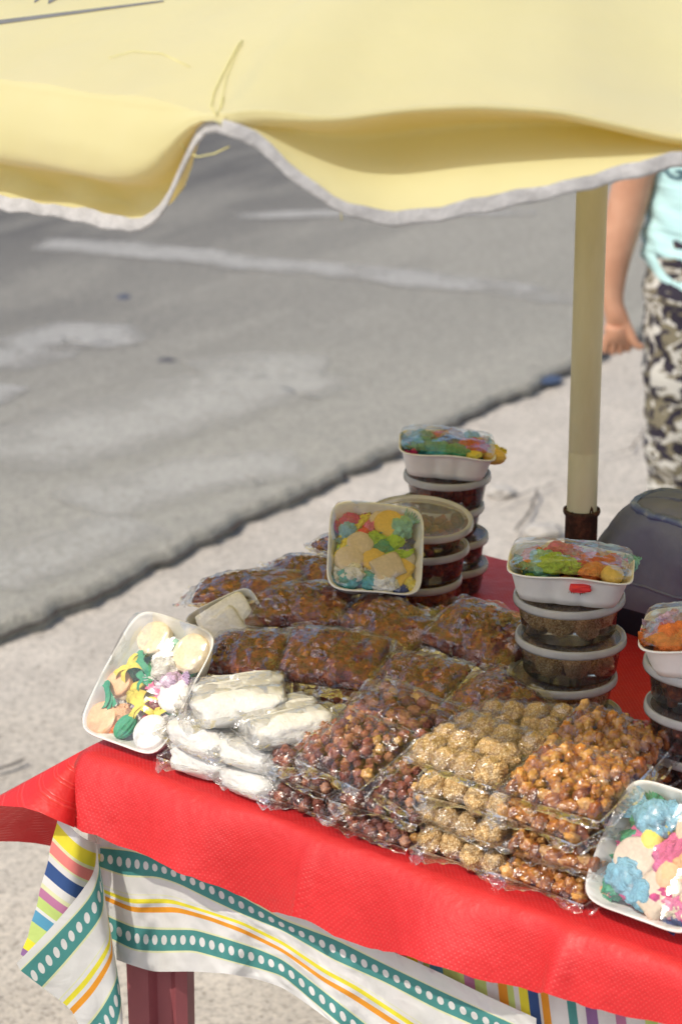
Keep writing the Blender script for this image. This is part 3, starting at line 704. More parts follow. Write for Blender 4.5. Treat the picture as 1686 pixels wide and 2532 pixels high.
# white bars, front left
bag('white', .140, .055, .000, 'bag of white bars at the bottom of the pile beside the cookie tray', 3, (0, 0), seed=1, group=GW)
bag('white', .142, .050, .027, 'middle bag of white bars right beside the cookie tray, film creased in front', -4, (2, 2), seed=2, group=GW)
bag('white', .150, .068, .056, 'topmost bag of white bars, overlapping the edge of the cookie tray', 40, (-4, -5), seed=1, group=GW, scale=1.08)
bag('white', .208, .042, .000, 'lowest bag of white bars, on the red cloth against the red-brown nuts', -3, (0, 0), seed=2, group=GW, scale=.86)
bag('white', .205, .046, .026, 'bag of white bars second from the bottom beside the red-brown nuts', 5, (0, 3), seed=1, group=GW, scale=.88)
bag('white', .215, .060, .052, 'top bag of white bars slanting up towards the big bag of red-brown nuts', 62, (-5, -4), seed=2, group=GW, scale=1.02)
# candied nuts
bag('nut', .278, .046, .000, 'bottom left bag of red-brown candied nuts on the red cloth by the white bars', 2, seed=1, group=GN, scale=(.88, .9, .86))
bag('nut', .272, .050, .025, 'bag of red-brown nuts, second up in the left pile beside the white bars', -6, (2, 0), seed=2, group=GN, scale=(.9, .92, .86))
bag('nut', .276, .052, .048, 'red-brown nuts, top bag of the left pile, sloping down to the front', 14, (12, -5), seed=1, group=GN, scale=(.9, .92, .9))
bag('nut', .366, .042, .000, 'lowest bag of red-brown nuts in the right pile, beside the pale sesame balls', 0, (0, 0), seed=2, group=GN, scale=(.93, .95, .86))
bag('nut', .368, .046, .025, 'bag of red-brown nuts, second up in the right pile, beside the sesame balls', 5, (4, 0), seed=1, group=GN, scale=(.9, .93, .86))
bag('nut', .376, .055, .047, 'bag of red-brown nuts tilted to the front, top right beside the sesame balls', -14, (18, 5), seed=2, group=GN, scale=.85)
bag('nut', .322, .040, .060, 'red-brown nuts with golden ones showing, lying across both nut piles in front', -8, (22, 2), seed=1, group=GN, scale=(.82, .85, .9))
bag('nut', .335, .108, .066, 'largest bag of red-brown nuts, long and arched at the back of the nut piles', -2, (16, 4), seed=2, group=GN, scale=(1.3, .95, 1.05))
bag('nut', .33, .11, .034, 'bag of red-brown nuts buried under the long arched one', 0, (0, 0), seed=1, group=GN)
bag('nut', .33, .11, .004, 'bag of red-brown nuts deepest in the middle of the nut piles', 6, (0, 0), seed=2, group=GN)
# sesame balls
for i, (ds, dt, rz, lab) in enumerate([(0, 0, 3, 'bag of pale sesame balls at the bottom of its stack on the red cloth'), (-.004, .004, -5, 'bag of pale sesame balls second from the bottom of the stack'),
        (.003, -.002, 6, 'bag of pale sesame balls third up, its film corner sticking out right'), (-.012, .010, -3, 'top bag of sesame balls at the front, sunlit and golden')]):
    bag('sesame', .460 + ds, .052 + dt, .029 * i, lab, rz, (3 if i < 3 else 10, 0), seed=1 + i % 2, group=GS, scale=.96 if i < 3 else 1.0)
bag('sesame', .440, .138, .080, 'shaded bag of sesame balls behind the sunlit stack, its clear flap spread', 20, (10, -3), seed=2, group=GS, scale=.9)
bag('sesame', .445, .145, .048, 'bag of sesame balls under the shaded one behind the sunlit stack', 2, (0, 0), seed=1, group=GS)
bag('sesame', .455, .15, .02, 'bag of sesame balls lowest in the row behind the sunlit stack', 2, (0, 0), seed=2, group=GS)
# caramel peanuts
for i, (ds, dt, rz, lab) in enumerate([(0, 0, -2, 'lowest bag of caramel peanuts, on the red cloth left of the large leaning tray'), (.004, .002, 5, 'bag of caramel peanuts second up, film bunched at its front'),
        (-.004, -.002, -6, 'bag of caramel peanuts third up, bulging towards the viewer'), (.002, .004, 3, 'top bag of caramel peanuts in the front stack, half in shade')]):
    bag('peanut', .551 + ds, .056 + dt, .029 * i, lab, rz, (4 if i < 3 else 12, 0), seed=1 + i % 2, group=GP, scale=.95 if i < 3 else 1.0)
bag('peanut', .528, .150, .080, 'bag of caramel peanuts in the second row, right in front of the four-tub stack', 4, (16, 6), seed=2, group=GP, scale=(.98, 1.0, 1.15))
bag('peanut', .530, .155, .05, 'bag of caramel peanuts under the second-row one near the leaning tray', -4, (0, 0), seed=1, group=GP)
bag('peanut', .530, .155, .02, 'bag of caramel peanuts at the bottom of the second row', 2, (0, 0), seed=2, group=GP)
# brittle, second row
for i, (s, t, z, rz, tl, sc, lab) in enumerate([
        (.082, .155, .058, 10, (14, -9), .92, 'sunlit bag of orange-red brittle, leftmost of its row, touching the white bars'),
        (.176, .186, .066, 26, (20, 3), 1.0, 'bag of red-brown brittle second from the left, film smooth and reflecting sky'),
        (.272, .195, .062, -2, (22, -5), .92, 'bag of red-brown brittle third along, just behind the long bag of nuts'),
        (.368, .203, .058, -16, (18, 8), .94, 'bag of red-brown brittle at the right end of its row, by the shaded sesame balls')]):
    bag('brittle', s, t, z, lab, rz, tl, seed=1 + i % 2, group=GB, scale=sc)
for i, (s, t, z, lab) in enumerate([(.10, .17, .030, 'bag of brittle beneath the sunlit leftmost one'), (.10, .17, .0, 'bag of brittle at the table under the sunlit leftmost one'), (.2, .19, .036, 'bag of brittle beneath the sky-reflecting one'),
        (.2, .19, .004, 'bag of brittle on the table below the second-from-left pile'), (.3, .20, .034, 'bag of brittle supporting the right half of the second row'), (.32, .20, .002, 'bag of brittle lowest in the right half of the second row'), (.40, .205, .03, 'bag of brittle tucked beneath the right end of the second row')]):
    bag('brittle', s, t, z, lab, (i * 7) % 9 - 4, seed=1 + i % 2, group=GB, scale=(.88, .92, .85))
# dark brittle, third and fourth rows
for i, (s, t, z, rz, tl, sc, lab) in enumerate([
        (.066, .262, .078, 28, (18, -4), (1.05, .9, 1), 'bag of dark brittle in front of the leaning candy tray, left end of its row'),
        (.170, .285, .074, -8, (18, 8), (1.0, .9, 1), 'bag of dark brittle directly below the leaning candy tray'),
        (.272, .312, .078, 0, (20, 7), (1.02, 1.05, 1.15), 'squarish shaded bag of dark brittle left of the tall tub stack'),
        (-.005, .262, .082, 30, (0, -8), (1.1, .85, .95), 'dark brittle bag at the far left, shiny clear end poking over the sidewalk'),
        (.028, .335, .085, 8, (4, -3), (1.05, .85, 1), 'dark brittle bag behind the far left ones, below the leaning tray'),
        (.03, .405, .10, 0, (0, 0), (.8, .8, .8), 'small dark brittle bag peeping out left of the leaning candy tray')]):
    bag('dark', s, t, z, lab, rz, tl, seed=1 + i % 2, group=GD, scale=sc)
for i, (s, t, z, lab) in enumerate([(.06, .27, .045, 'dark brittle bag second down at the left of the third row'), (.06, .27, .012, 'dark brittle bag on the table at the left of the third row'), (.17, .285, .04, 'dark brittle bag second down below the leaning candy tray'), (.17, .285, .008, 'dark brittle bag on the table below the leaning candy tray'),
        (.27, .31, .045, 'dark brittle bag with folded film under the squarish one'), (.27, .31, .012, 'dark brittle bag on the table under the squarish one'), (.04, .37, .06, 'dark brittle bag stacked under the rear left ones'), (.04, .37, .03, 'dark brittle bag near the bottom of the rear left pile')]):
    bag('dark', s, t, z, lab, (i * 5) % 9 - 4, seed=1 + i % 2, group=GD, scale=(.9, .94, .9))

# ------------------------------------------------------------------ candies and trays
FOAM = simple('white_foam', (.78, .76, .72), .6, .3, .04, 60, .25, 500, .0004)
def cmat(name, c, rough=.6):
    m = M(name, rough, .35); d = tuple(x * .80 for x in c); l = tuple(min(1, x * 1.1) for x in c); m.base(m.ramp(m.noise(120, 5, .7), [(.35, d), (.62, l)]))
    cre = m.math('ABSOLUTE', m.math('SUBTRACT', m.noise(65, 4, .55, None, 1.6), .5)); m.norm(m.bump(m.noise(900, 3, .7), .35, .0006, m.bump(cre, .9, .011))); return m.m
CC = {k: cmat('candy_' + k, c) for k, c in dict(cream=(.80, .66, .46), white=(.82, .80, .76), tan=(.62, .50, .38), green=(.05, .32, .17), lgreen=(.38, .62, .06), mint=(.25, .55, .42), teal=(.08, .40, .42),
      yellow=(.80, .66, .10), gold=(.70, .45, .10), pink=(.78, .16, .34), mag=(.60, .04, .20), lilac=(.60, .42, .62), orange=(.85, .22, .05), peach=(.88, .50, .28), red=(.72, .04, .04), blue=(.22, .48, .62), navy=(.05, .08, .25), grey=(.45, .40, .36)).items()}
CS = {k_: simple('smooth_' + k_, tuple(m_.node_tree.nodes['Color Ramp'].color_ramp.elements[1].color[i_] / 1.1 for i_ in range(3)), .6, .35, .12, 260, .4, 700, .0008) for k_, m_ in CC.items()}
def c_disc(r, h, seed):
    V, F = ico(4); vs = []
    for x in V:
        x = Vector(x); rr = math.hypot(x.x, x.y); k = (rr ** .35) / rr if rr > 1e-4 else 1; z = math.copysign(abs(x.z) ** .5, x.z)
        d = 1 + .05 * N(x, 1.5, seed); vs.append((x.x * k * r * d, x.y * k * r * d, z * h * (1 + .15 * N(x, 3, seed))))
    return vs, F
def c_blob(rx, ry, rz, seed, amp=.3, fr=2.2):
    V, F = ico(4); vs = []
    for x in V:
        x = Vector(x); d = 1 + amp * N(x, fr, seed) + amp * .9 * abs(N(x, fr * 2.6, seed + 1)); vs.append((x.x * rx * d, x.y * ry * d, x.z * rz * d))
    return vs, F
def c_ribbed(rx, ry, rz, seed):
    V, F = ico(4); vs = []
    for x in V:
        x = Vector(x); a = math.atan2(x.z, x.x); d = 1 + .10 * math.sin(a * 11) ; vs.append((x.x * rx * d, x.y * ry, x.z * rz * d))
    return vs, F
def c_wrap(r, seed, ln=1.0):
    """sweet twisted in tissue: crumpled ball with two pleated fans"""
    vs, fs = c_blob(r, r * .85, r * .8, seed, .3, 2.0); vs = list(vs); fs = list(fs)
    for sg in (-1, 1):
        k = len(vs); n, m_ = 22, 7
        for j in range(m_):
            q = j / (m_ - 1); L_ = r * (.75 + 1.0 * q * ln)
            for i in range(n):
                a = -1 + 2 * i / (n - 1); wv = r * (.18 + .75 * q)
                vs.append((sg * L_ * (1 - .12 * a * a), a * wv, r * .35 * q * math.sin(i * 2.3 + seed) * .7 + r * .2 * N((a * 3, q, seed)) + r * .2 * q))
        for j in range(m_ - 1):
            for i in range(n - 1): a = k + j * n + i; fs.append((a, a + 1, a + n + 1, a + n))
    return vs, fs
def c_bow(r, seed, n=3):
    """bunch of curled paper ribbon strips"""
    rnd = random.Random(seed); vs = []; fs = []
    for b_ in range(n):
        a = rnd.uniform(0, 6.28); k = len(vs); m_ = 9; wd = r * rnd.uniform(.16, .22); bend = rnd.uniform(-.8, .8)
        for j in range(m_):
            q = -1 + 2 * j / (m_ - 1); x = q * r * rnd.uniform(.92, 1.05); z = r * .35 * (1 - q * q) + r * .1 * math.sin(q * 5 + seed) + .1 * r * b_ * .3
            y = bend * r * q * q * .5
            for s_ in (-1, 1):
                yy = y + s_ * wd; vs.append((x * math.cos(a) - yy * math.sin(a), x * math.sin(a) + yy * math.cos(a), z + s_ * wd * .3))
        for j in range(m_ - 1): fs.append((k + 2 * j, k + 2 * j + 1, k + 2 * j + 3, k + 2 * j + 2))
    return vs, fs
def c_plaque(r, seed):
    V, F = ico(4); vs = []
    for x in V:
        x = Vector(x); m_ = max(abs(x.x), abs(x.y)); d = 1 + .15 * N(x, 1.3, seed); vs.append((x.x / max(m_, .45) * r * d * .95, x.y / max(m_, .45) * r * .8 * d, x.z * r * .35))
    return vs, F
def c_strips(r, seed):
    mb = MB(); rnd = random.Random(seed)
    for i in range(9):
        x = (i % 3 - 1) * r * .55 + rnd.uniform(-.1, .1) * r; y = (i // 3 - 1) * r * .6; a, f_ = c_blob(r * .34, r * .42, r * .3, seed + i, .3, 1.5); mb.add([(p[0] + x, p[1] + y, p[2]) for p in a], f_)
    return mb.v, mb.f
def tray_mesh(w, d, h):
    vs = []; fs = []; n = 96; th = .0035
    prof = [(.0, .004, 0), (.70, .000, 0), (.80, .000, .6), (.86, .25, 1), (.95, .85, .8), (.99, .98, .25), (1.03, 1.0, .05), (1.025, 1.05, 0), (1.0, 1.05, 0), (.975, .98, .2), (.935, .84, .8), (.84, .28, 1), (.78, .13, .6), (.66, .11, 0), (0, .11, 0)]
    for (k, z, fl) in prof:
        for i in range(n):
            a = 2 * math.pi * i / n; ca, sa = math.cos(a), math.sin(a); sup = (abs(ca) ** 6 + abs(sa) ** 6) ** (-1 / 6)
            m_ = min(abs(ca), abs(sa)) / max(abs(ca), abs(sa))          # 0 mid-side .. 1 corner
            flute = .055 * fl * math.exp(-((m_ - .28) / .11) ** 2)
            zz = z * h + (.05 * h * math.sin(a * 4 + 1) if z > .9 else 0)
            r = sup * (k - flute); vs.append((ca * r * w / 2, sa * r * d / 2, zz))
    for j in range(len(prof) - 1):
        for i in range(n): fs.append((j * n + i, j * n + (i + 1) % n, (j + 1) * n + (i + 1) % n, (j + 1) * n + i))
    return vs, fs
def tray_film(w, d, h, dome, seed):
    n, m_ = 46, 46
    def g(i, j):
        u = -1 + 2 * i / (n - 1); v_ = -1 + 2 * j / (m_ - 1); k = 1.0 / max(1, (abs(u) ** 6 + abs(v_) ** 6) ** (1 / 6)); u2, v2 = u * k, v_ * k
        e = pill(u * .98, v_ * .98, 3); return (u2 * w / 2 * 1.0, v2 * d / 2 * 1.0, h * 1.07 + dome * e + .0022 * abs(N((u, v_, 0), 2.6, seed)) + .0015 * abs(N((u, v_, 0), 7, seed)))
    return grid(n, m_, g)
KIND = dict(disc=lambda r, s: c_disc(r, r * .38, s), blob=lambda r, s: c_blob(r, r * .8, r * .6, s), wrap=lambda r, s: c_wrap(r, s), bow=lambda r, s: c_bow(r, s), rib=lambda r, s: c_ribbed(r * .65, r, r * .5, s),
            plaque=lambda r, s: c_plaque(r, s), strips=lambda r, s: c_strips(r, s), egg=lambda r, s: c_blob(r * .8, r, r * .7, s, .08, 1.2), long=lambda r, s: c_blob(r * 1.6, r * .5, r * .45, s, .35, 2))
PN = dict(disc='cookie', blob='wrapped_candy', wrap='wrapped_candy', bow='paper_ribbon', rib='ribbed_candy', plaque='sugar_plaque', strips='puffed_candy', egg='candy_egg', long='wrapped_candy')
CN = dict(cream='cream', white='white', tan='tan', green='dark green', lgreen='lime green', mint='mint green', teal='teal', yellow='yellow', gold='golden', pink='pink', mag='magenta', lilac='lilac', orange='orange', peach='peach', red='red', blue='pale blue', navy='navy blue', grey='greyish')
def tray(label, w, d, h, items, dome=.012, mat4=None, film=True, seed=1, base_z=.2):
    root = thing('candy_tray', label, 'tray of sweets', group='foam trays of sweets')
    v, f = tray_mesh(w, d, h); meshobj('foam_tray', v, f, FOAM, root)
    rf = random.Random(seed); pal = [it[1] for it in items]
    if len(items) > 5:
        items = [(rf.choice(('blob', 'wrap', 'blob', 'egg')), rf.choice(pal), .64 * math.cos(t_) * q_, .66 * math.sin(t_) * q_, .0095, rf.uniform(0, 360), -.004) for q_, n_ in ((1.0, 13), (.5, 6)) for t_ in [6.283 * (z_ + .3) / n_ for z_ in range(n_)]] + list(items)
    for n, it in enumerate(items):
        k, c, x, y, r, a = it[:6]; zz = (it[6] if len(it) > 6 else 0) * .7
        v, f = KIND[k](r, n * 3 + seed); o = meshobj(PN[k], v, f, (CS if k in ('disc', 'egg', 'rib', 'bow', 'plaque') else CC)[c], root); o['label'] = CN[c] + ' ' + PN[k].replace('_', ' ')
        if abs(x) < .95 and y > -.9:
            kx = 1.5 if k == 'wrap' else (1.3 if k in ('plaque', 'long') else 1.0); lx = 1 - (kx * r + .003) / (w / 2); ly = 1 - (kx * .9 * r + .003) / (d / 2); x = max(-lx, min(lx, x)); y = max(-ly, min(ly, y))
        o.location = (x * w / 2, y * d / 2, h * .11 + r * .42 + h * .35 + zz); o.rotation_euler = (0, 0, R(a))
    if film: v, f = tray_film(w, d, h, dome, seed); meshobj('plastic_film', v, f, TRAYFILM, root)
    if mat4 is not None: root.matrix_world = mat4; 
    return root
def frame(BL, BR, TL):
    """placement of a tray whose near edge runs BL-BR and whose far edge is at TL"""
    x = (BR - BL); y = (TL - BL); w = x.length; x = x.normalized(); y = (y - x * y.dot(x)); d = y.length; y = y.normalized(); z = x.cross(y)
    c = BL + x * w / 2 + y * d / 2; m = Matrix.Identity(4)
    for i, a in enumerate((x, y, z)):
        for j in range(3): m[j][i] = a[j]
    for j in range(3): m[j][3] = c[j]
    return m, w, d
def place(root, m, back=0):
    root.location = m.to_translation() - m.to_3x3() @ Vector((0, 0, back)); root.rotation_euler = m.to_euler()
# T1 cookie tray, leaning back at the left front corner
BL = Wz(207, 1812, TZ + .010); BR = Wz(408, 1886, TZ + .006); TL = Wy(322, 1507, BL.y + .085)
m1, w1, d1 = frame(BL, BR, TL)
t1 = tray('white foam tray of pale cookies with green and yellow ribbon, leaning at the table corner', w1, d1, .026, [
    ('disc', 'cream', -.38, .66, .019, 0), ('disc', 'cream', .62, .62, .021, 0), ('disc', 'peach', -.62, -.72, .018, 0), ('disc', 'white', .62, -.72, .020, 0, .003), ('disc', 'peach', -.75, -.15, .015, 0), ('disc', 'white', .75, -.05, .018, 0),
    ('bow', 'green', -.25, .22, .017, 20, .006), ('bow', 'green', -.12, .02, .015, 70, .004), ('bow', 'green', -.70, -.35, .017, 50, .009), ('bow', 'yellow', -.55, .10, .017, 0, .006), ('blob', 'yellow', -.18, -.27, .009, 0, .008), ('bow', 'yellow', .12, -.38, .018, 20, .006),
    ('rib', 'green', -.02, -.73, .015, -20, .008), ('blob', 'peach', -.35, -.55, .011, 60), ('wrap', 'orange', -.28, -.8, .008, 80), ('wrap', 'white', .22, .25, .014, 60, .006), ('wrap', 'lilac', .45, .12, .012, 30, .006), ('bow', 'pink', .2, -.08, .015, 30, .003), ('wrap', 'white', .05, .35, .012, 100, .008),
    ('egg', 'green', -.5, .3, .010, 0), ('bow', 'yellow', .55, -.42, .013, 100, .004), ('blob', 'pink', .30, -.52, .009, 0), ('bow', 'white', .15, .45, .016, 10, .008)], seed=3)
place(t1, m1, .012)
# T2 tray of white bars standing behind it
BL = Wz(520, 1672, TZ + .03); BR = Wz(685, 1590, TZ + .06); TL = Wy(468, 1532, BL.y + .035)
m2, w2, d2 = frame(BL, BR, TL)
t2 = tray('white foam tray holding one white block, standing between cookie tray and brittle bags', w2, d2, .034, [('plaque', 'white', -.1, -.2, .030, 4, .0), ('plaque', 'white', -.2, -.55, .024, 10, .012)], seed=9, film=True)
place(t2, m2, .012)
# T3 tray leaning against the tub stack at the back
BL = Wz(805, 1470, TZ + .118); BR = Wz(1035, 1490, TZ + .108); TL = Wy(838, 1258, BL.y + .085)
m3, w3, d3 = frame(BL, BR, TL)
t3 = tray('tray of bright tissue-wrapped sweets leaning against the tub with the wide lid', w3, d3, .028, [
    ('wrap', 'mag', -.55, .72, .012, 20), ('wrap', 'pink', -.15, .55, .010, 60), ('long', 'yellow', -.42, .55, .014, 50), ('disc', 'gold', .28, .62, .017, 0, .004), ('disc', 'tan', .12, .72, .014, 0), ('wrap', 'mint', .68, .55, .014, 50, .005), ('blob', 'orange', .5, .8, .011, 0),
    ('disc', 'tan', -.33, .12, .015, 0, .003), ('blob', 'lgreen', .02, .28, .011, 0, .006), ('blob', 'lgreen', .4, .22, .012, 30, .006), ('blob', 'green', .2, .1, .011, 0, .006), ('long', 'lgreen', .38, -.12, .014, 25, .005), ('strips', 'yellow', .05, .3, .010, 0, .006), ('long', 'yellow', -.68, .1, .013, 60),
    ('disc', 'tan', -.55, -.25, .016, 0, .003), ('disc', 'gold', -.02, -.22, .014, 0, .004), ('plaque', 'tan', .28, -.42, .017, 30, .008), ('disc', 'grey', .62, -.12, .013, 0, .003), ('plaque', 'gold', .52, -.42, .016, 60, .002), ('wrap', 'navy', .82, .1, .010, 80), ('wrap', 'blue', -.8, -.1, .011, 80), ('wrap', 'blue', -.75, .45, .012, 70),
    ('wrap', 'white', -.45, -.58, .012, 10, .005), ('wrap', 'teal', -.5, -.78, .012, 15), ('wrap', 'teal', -.05, -.8, .012, 5), ('wrap', 'teal', -.82, -.6, .010, 60), ('blob', 'white', .25, -.75, .014, 0, .005), ('blob', 'navy', .55, -.78, .011, 0), ('blob', 'yellow', .78, -.65, .011, 0), ('wrap', 'orange', .75, -.3, .010, 85),
    ('bow', 'red', -.25, .42, .012, 0, .004)], seed=5)
place(t3, m3, .014)
# T7 large tray leaning at the front right
BL = Wz(1460, 2236, TZ + .010); BR = Wz(1735, 2338, TZ + .008); TL = Wy(1510, 1915, BL.y + .075)
m7, w7, d7 = frame(BL, BR, TL)
t7 = tray('large tray of pastel tissue-wrapped sweets leaning at the right end of the table front', w7, d7, .034, [
    ('wrap', 'blue', -.35, .80, .020, -15, .004), ('blob', 'blue', -.1, .62, .016, 0, .006), ('wrap', 'teal', .25, .80, .014, 10), ('disc', 'tan', .45, .56, .022, 0, .010), ('disc', 'gold', .55, .66, .020, 0, .004), ('wrap', 'green', -.75, .48, .014, 80), ('wrap', 'green', -.82, .08, .014, 75), ('wrap', 'pink', -.45, .22, .015, 60), ('wrap', 'mag', -.35, .45, .012, 70),
    ('blob', 'yellow', -.18, .42, .013, 60, .010), ('egg', 'yellow', -.25, .16, .014, 20, .012), ('wrap', 'pink', .18, .05, .020, 60, .004), ('wrap', 'white', .75, .25, .018, 70), ('wrap', 'peach', .75, .0, .018, 10, .006), ('disc', 'tan', -.38, -.18, .021, 0, .008), ('egg', 'peach', .28, -.22, .018, 0, .010), ('wrap', 'peach', .45, -.15, .012, 10, .005),
    ('strips', 'cream', .72, -.45, .020, 0, .008), ('plaque', 'tan', .18, -.62, .022, 60, .008), ('blob', 'blue', -.38, -.48, .019, -20, .012), ('blob', 'blue', -.1, -.62, .016, -30, .012), ('wrap', 'blue', -.78, -.3, .013, 80), ('wrap', 'peach', -.72, -.52, .010, 80), ('wrap', 'green', -.85, -.6, .013, 70), ('wrap', 'mag', -.2, -.86, .015, 0, .004), ('wrap', 'mag', .3, -.89, .016, 0, .004), ('wrap', 'pink', .75, -.89, .015, 10, .004), ('wrap', 'navy', .85, -.75, .012, 60)], seed=7, dome=.010)
place(t7, m7, .010)

# ------------------------------------------------------------------ stacked tubs
def tub_mesh(r, h): 
    return lathe([(0, .001), (r * .80, .001), (r * .84, .004), (r * .93, h - .004), (r * .95, h - .002)], 56)
def lid_mesh(r, h):
    return lathe([(r * .93, h - .0075), (r * 1.0, h - .0075), (r * 1.01, h - .005), (r * 1.0, h - .001), (r * .985, h + .0008), (r * .95, h + .0008), (r * .93, h - .0012), (r * .90, h - .0015), (r * .60, h - .0012), (r * .30, h - .001), (0, h - .001)], 56)
TUBM = {}
def tub(loc, r, h, kind, seed, label, tilt=(0, 0), lid_r=None, group='lidded tubs'):
    root = thing('sweets_tub', label, 'plastic tub', loc, (R(tilt[0]), R(tilt[1]), seed * 1.3), group)
    v, f = tub_mesh(r, h); meshobj('tub_body', v, f, TUB, root)
    v, f = lid_mesh(lid_r or r, h); meshobj('lid', v, f, [LID, LIDC], root, fm=[0 if q_ < 7 * 56 else 1 for q_ in range(len(f))])
    rnd = random.Random(seed)
    if kind == 'sesame':
        for i in range(8):
            a = i / 7 * 6.283 if i < 7 else 0; q = r * .55 if i < 7 else 0
            o = bpy.data.objects.new('sesame_ball', SB[i % 2]); col.objects.link(o); o.parent = root; k = .0155 * rnd.uniform(.85, 1.05); o.scale = (k,) * 3
            o.location = (q * math.cos(a), q * math.sin(a), .003 + k * (1 if i % 2 else 1.25)); o.rotation_euler = (seed, i, i * 2)
            if not (seed + i) % 3 == 0: o.data = SBD
    else:
        mb = MB(); P = []
        for _ in range(1500):
            a = rnd.uniform(0, 6.28); q = r * .78 * math.sqrt(rnd.random()); z = rnd.uniform(.008, h - .012); p = (q * math.cos(a), q * math.sin(a), z)
            if all((p[0] - x) ** 2 + (p[1] - y) ** 2 + (p[2] - c) ** 2 > .011 ** 2 for x, y, c in P): P.append(p)
        add_blobs(mb, P, (.0085, .0066, .006), rnd, 2, .3, None, seed); o = mb.build('candied_nuts', {'dark': BRT, 'nut': CHK, 'peanut': PNT}[kind], root); o['kind'] = 'stuff'
    return root
SBD = SB[0].copy(); SBD.materials.clear(); sm_ = M('toasted_seed', .5, .4); sm_.base(sm_.ramp(sm_.noise(7, 3, .6), [(.34, (.38, .19, .08)), (.5, (.68, .41, .21)), (.68, (.85, .62, .38))])); SBD.materials.append(sm_.m)
def stack(s, t, n, r, h, kind, z0, name, ords, tops=None):
    for i in range(n):
        k = kind[i % len(kind)]; jit = (.0035 * math.sin(i * 2.3 + s * 40), .003 * math.cos(i * 1.9 + s * 20))
        tub(T(s + jit[0], t + jit[1], z0 + i * (h + .0015)), r, h, k, i + int(s * 100) + 1, ords[i] + ' ' + name, (0.5 * math.sin(i * 3), .8 * math.cos(i * 2)))
ORD = ['lowest clear tub', 'clear tub second from the bottom', 'clear tub third from the bottom', 'topmost clear tub', 'fifth']
stack(.380, .308, 4, .056, .0405, ['sesame'], .006, 'of seed balls in the stack before the pole', ORD)
stack(.583, .238, 4, .058, .0405, ['nut', 'dark'], .006, 'of dark nuts in the stack at the right edge', ORD)
stack(.000, .612, 4, .052, .0360, ['dark'], .006, 'in the farthest stack', ORD)
stack(.072, .470, 3, .052, .0360, ['dark', 'peanut'], .006, 'in the stack behind the leaning candy tray', ['lowest clear tub', 'clear tub second from the bottom', 'clear tub third from the bottom'])
tub(T(.072, .466, .006 + 3 * .0375), .052, .034, 'dark', 23, 'tub with a wide pale tilted lid, topping the stack behind the leaning tray', (-3, 6), lid_r=.060)
def flat_tray(label, s, t, z, w, d, rz, items, tilt=(0, 0), seed=1, dome=.012):
    o = tray(label, w, d, .030, items, dome, seed=seed); o.location = T(s, t, z); o.rotation_euler = (R(tilt[0]), R(tilt[1]), R(rz)); return o
flat_tray('tray of lime, red and orange sweets on top of the middle tub stack', .380, .308, .175, .122, .105, -8, [
    ('wrap', 'mint', -.45, -.15, .017, 20, .012), ('blob', 'lgreen', -.3, -.3, .016, 10, .018), ('blob', 'lgreen', -.02, -.28, .013, 0, .017), ('bow', 'orange', -.8, -.2, .014, 60, .012), ('wrap', 'orange', -.65, .2, .013, 60, .012), ('wrap', 'red', .25, .0, .015, 30, .014), ('wrap', 'mag', .1, -.1, .012, 50, .016), ('blob', 'orange', .38, -.35, .014, 40, .014),
    ('egg', 'gold', .68, -.5, .014, 0, .015), ('plaque', 'red', .18, -.92, .010, 20, .006), ('wrap', 'red', .8, .1, .013, 70, .014), ('wrap', 'lilac', .4, .4, .014, 0, .014), ('wrap', 'pink', -.2, .5, .015, 10, .012), ('blob', 'orange', .6, .3, .013, 0, .013), ('blob', 'gold', .85, .25, .01, 0, .013), ('wrap', 'mag', -.3, .25, .013, 0, .013), ('wrap', 'red', 0, .75, .012, 0, .012), ('wrap', 'mint', .95, .55, .010, 80, .012), ('blob', 'peach', .1, .7, .011, 0, .012)], (-1, 3), 11)
flat_tray('tray with orange and pink wrapped sweets on top of the right edge tub stack', .590, .236,   .175, .13, .115, -12, [
    ('wrap', 'orange', -.55, -.5, .018, 15, .014), ('wrap', 'red', -.78, -.2, .014, 30, .014), ('wrap', 'lilac', -.6, .1, .016, 20, .016), ('blob', 'gold', -.3, .0, .014, 0, .018), ('blob', 'orange', -.15, -.5, .018, 0, .016), ('blob', 'lgreen', .15, -.7, .014, 0, .014), ('wrap', 'white', -.3, .4, .014, 0, .016), ('wrap', 'pink', .3, .1, .016, 0, .015), ('wrap', 'red', .1, .5, .016, 10, .016), ('wrap', 'mint', .6, .6, .014, 30, .014), ('blob', 'yellow', .5, -.3, .016, 0, .015), ('wrap', 'orange', .7, .1, .014, 50, .015)], (0, -4), 13)
flat_tray('tray of teal, green and red sweets on top of the farthest tub stack', .000, .612, .158, .112, .10, -2, [
    ('wrap', 'teal', -.5, -.3, .015, 20, .012), ('wrap', 'teal', -.2, -.5, .015, 10, .014), ('blob', 'green', .15, -.6, .015, 0, .015), ('wrap', 'blue', -.55, .3, .014, 10, .014), ('blob', 'mag', -.75, -.5, .008, 0, .012), ('wrap', 'navy', .05, .05, .013, 0, .016), ('blob', 'red', .55, -.15, .017, 0, .016), ('plaque', 'yellow', .55, -.6, .009, 60, .018), ('blob', 'gold', .35, .1, .010, 0, .018), ('wrap', 'lilac', .1, .5, .015, 0, .014), ('wrap', 'blue', .5, .6, .014, 20, .014), ('blob', 'gold', -.25, .1, .009, 0, .016),
    ('egg', 'gold', 1.0, -.25, .014, 70, .008), ('wrap', 'yellow', .95, -.05, .010, 20, .014), ('long', 'peach', .85, .4, .010, 60, .022), ('wrap', 'pink', -.1, .75, .012, 0, .012)], (0, 5), 15)

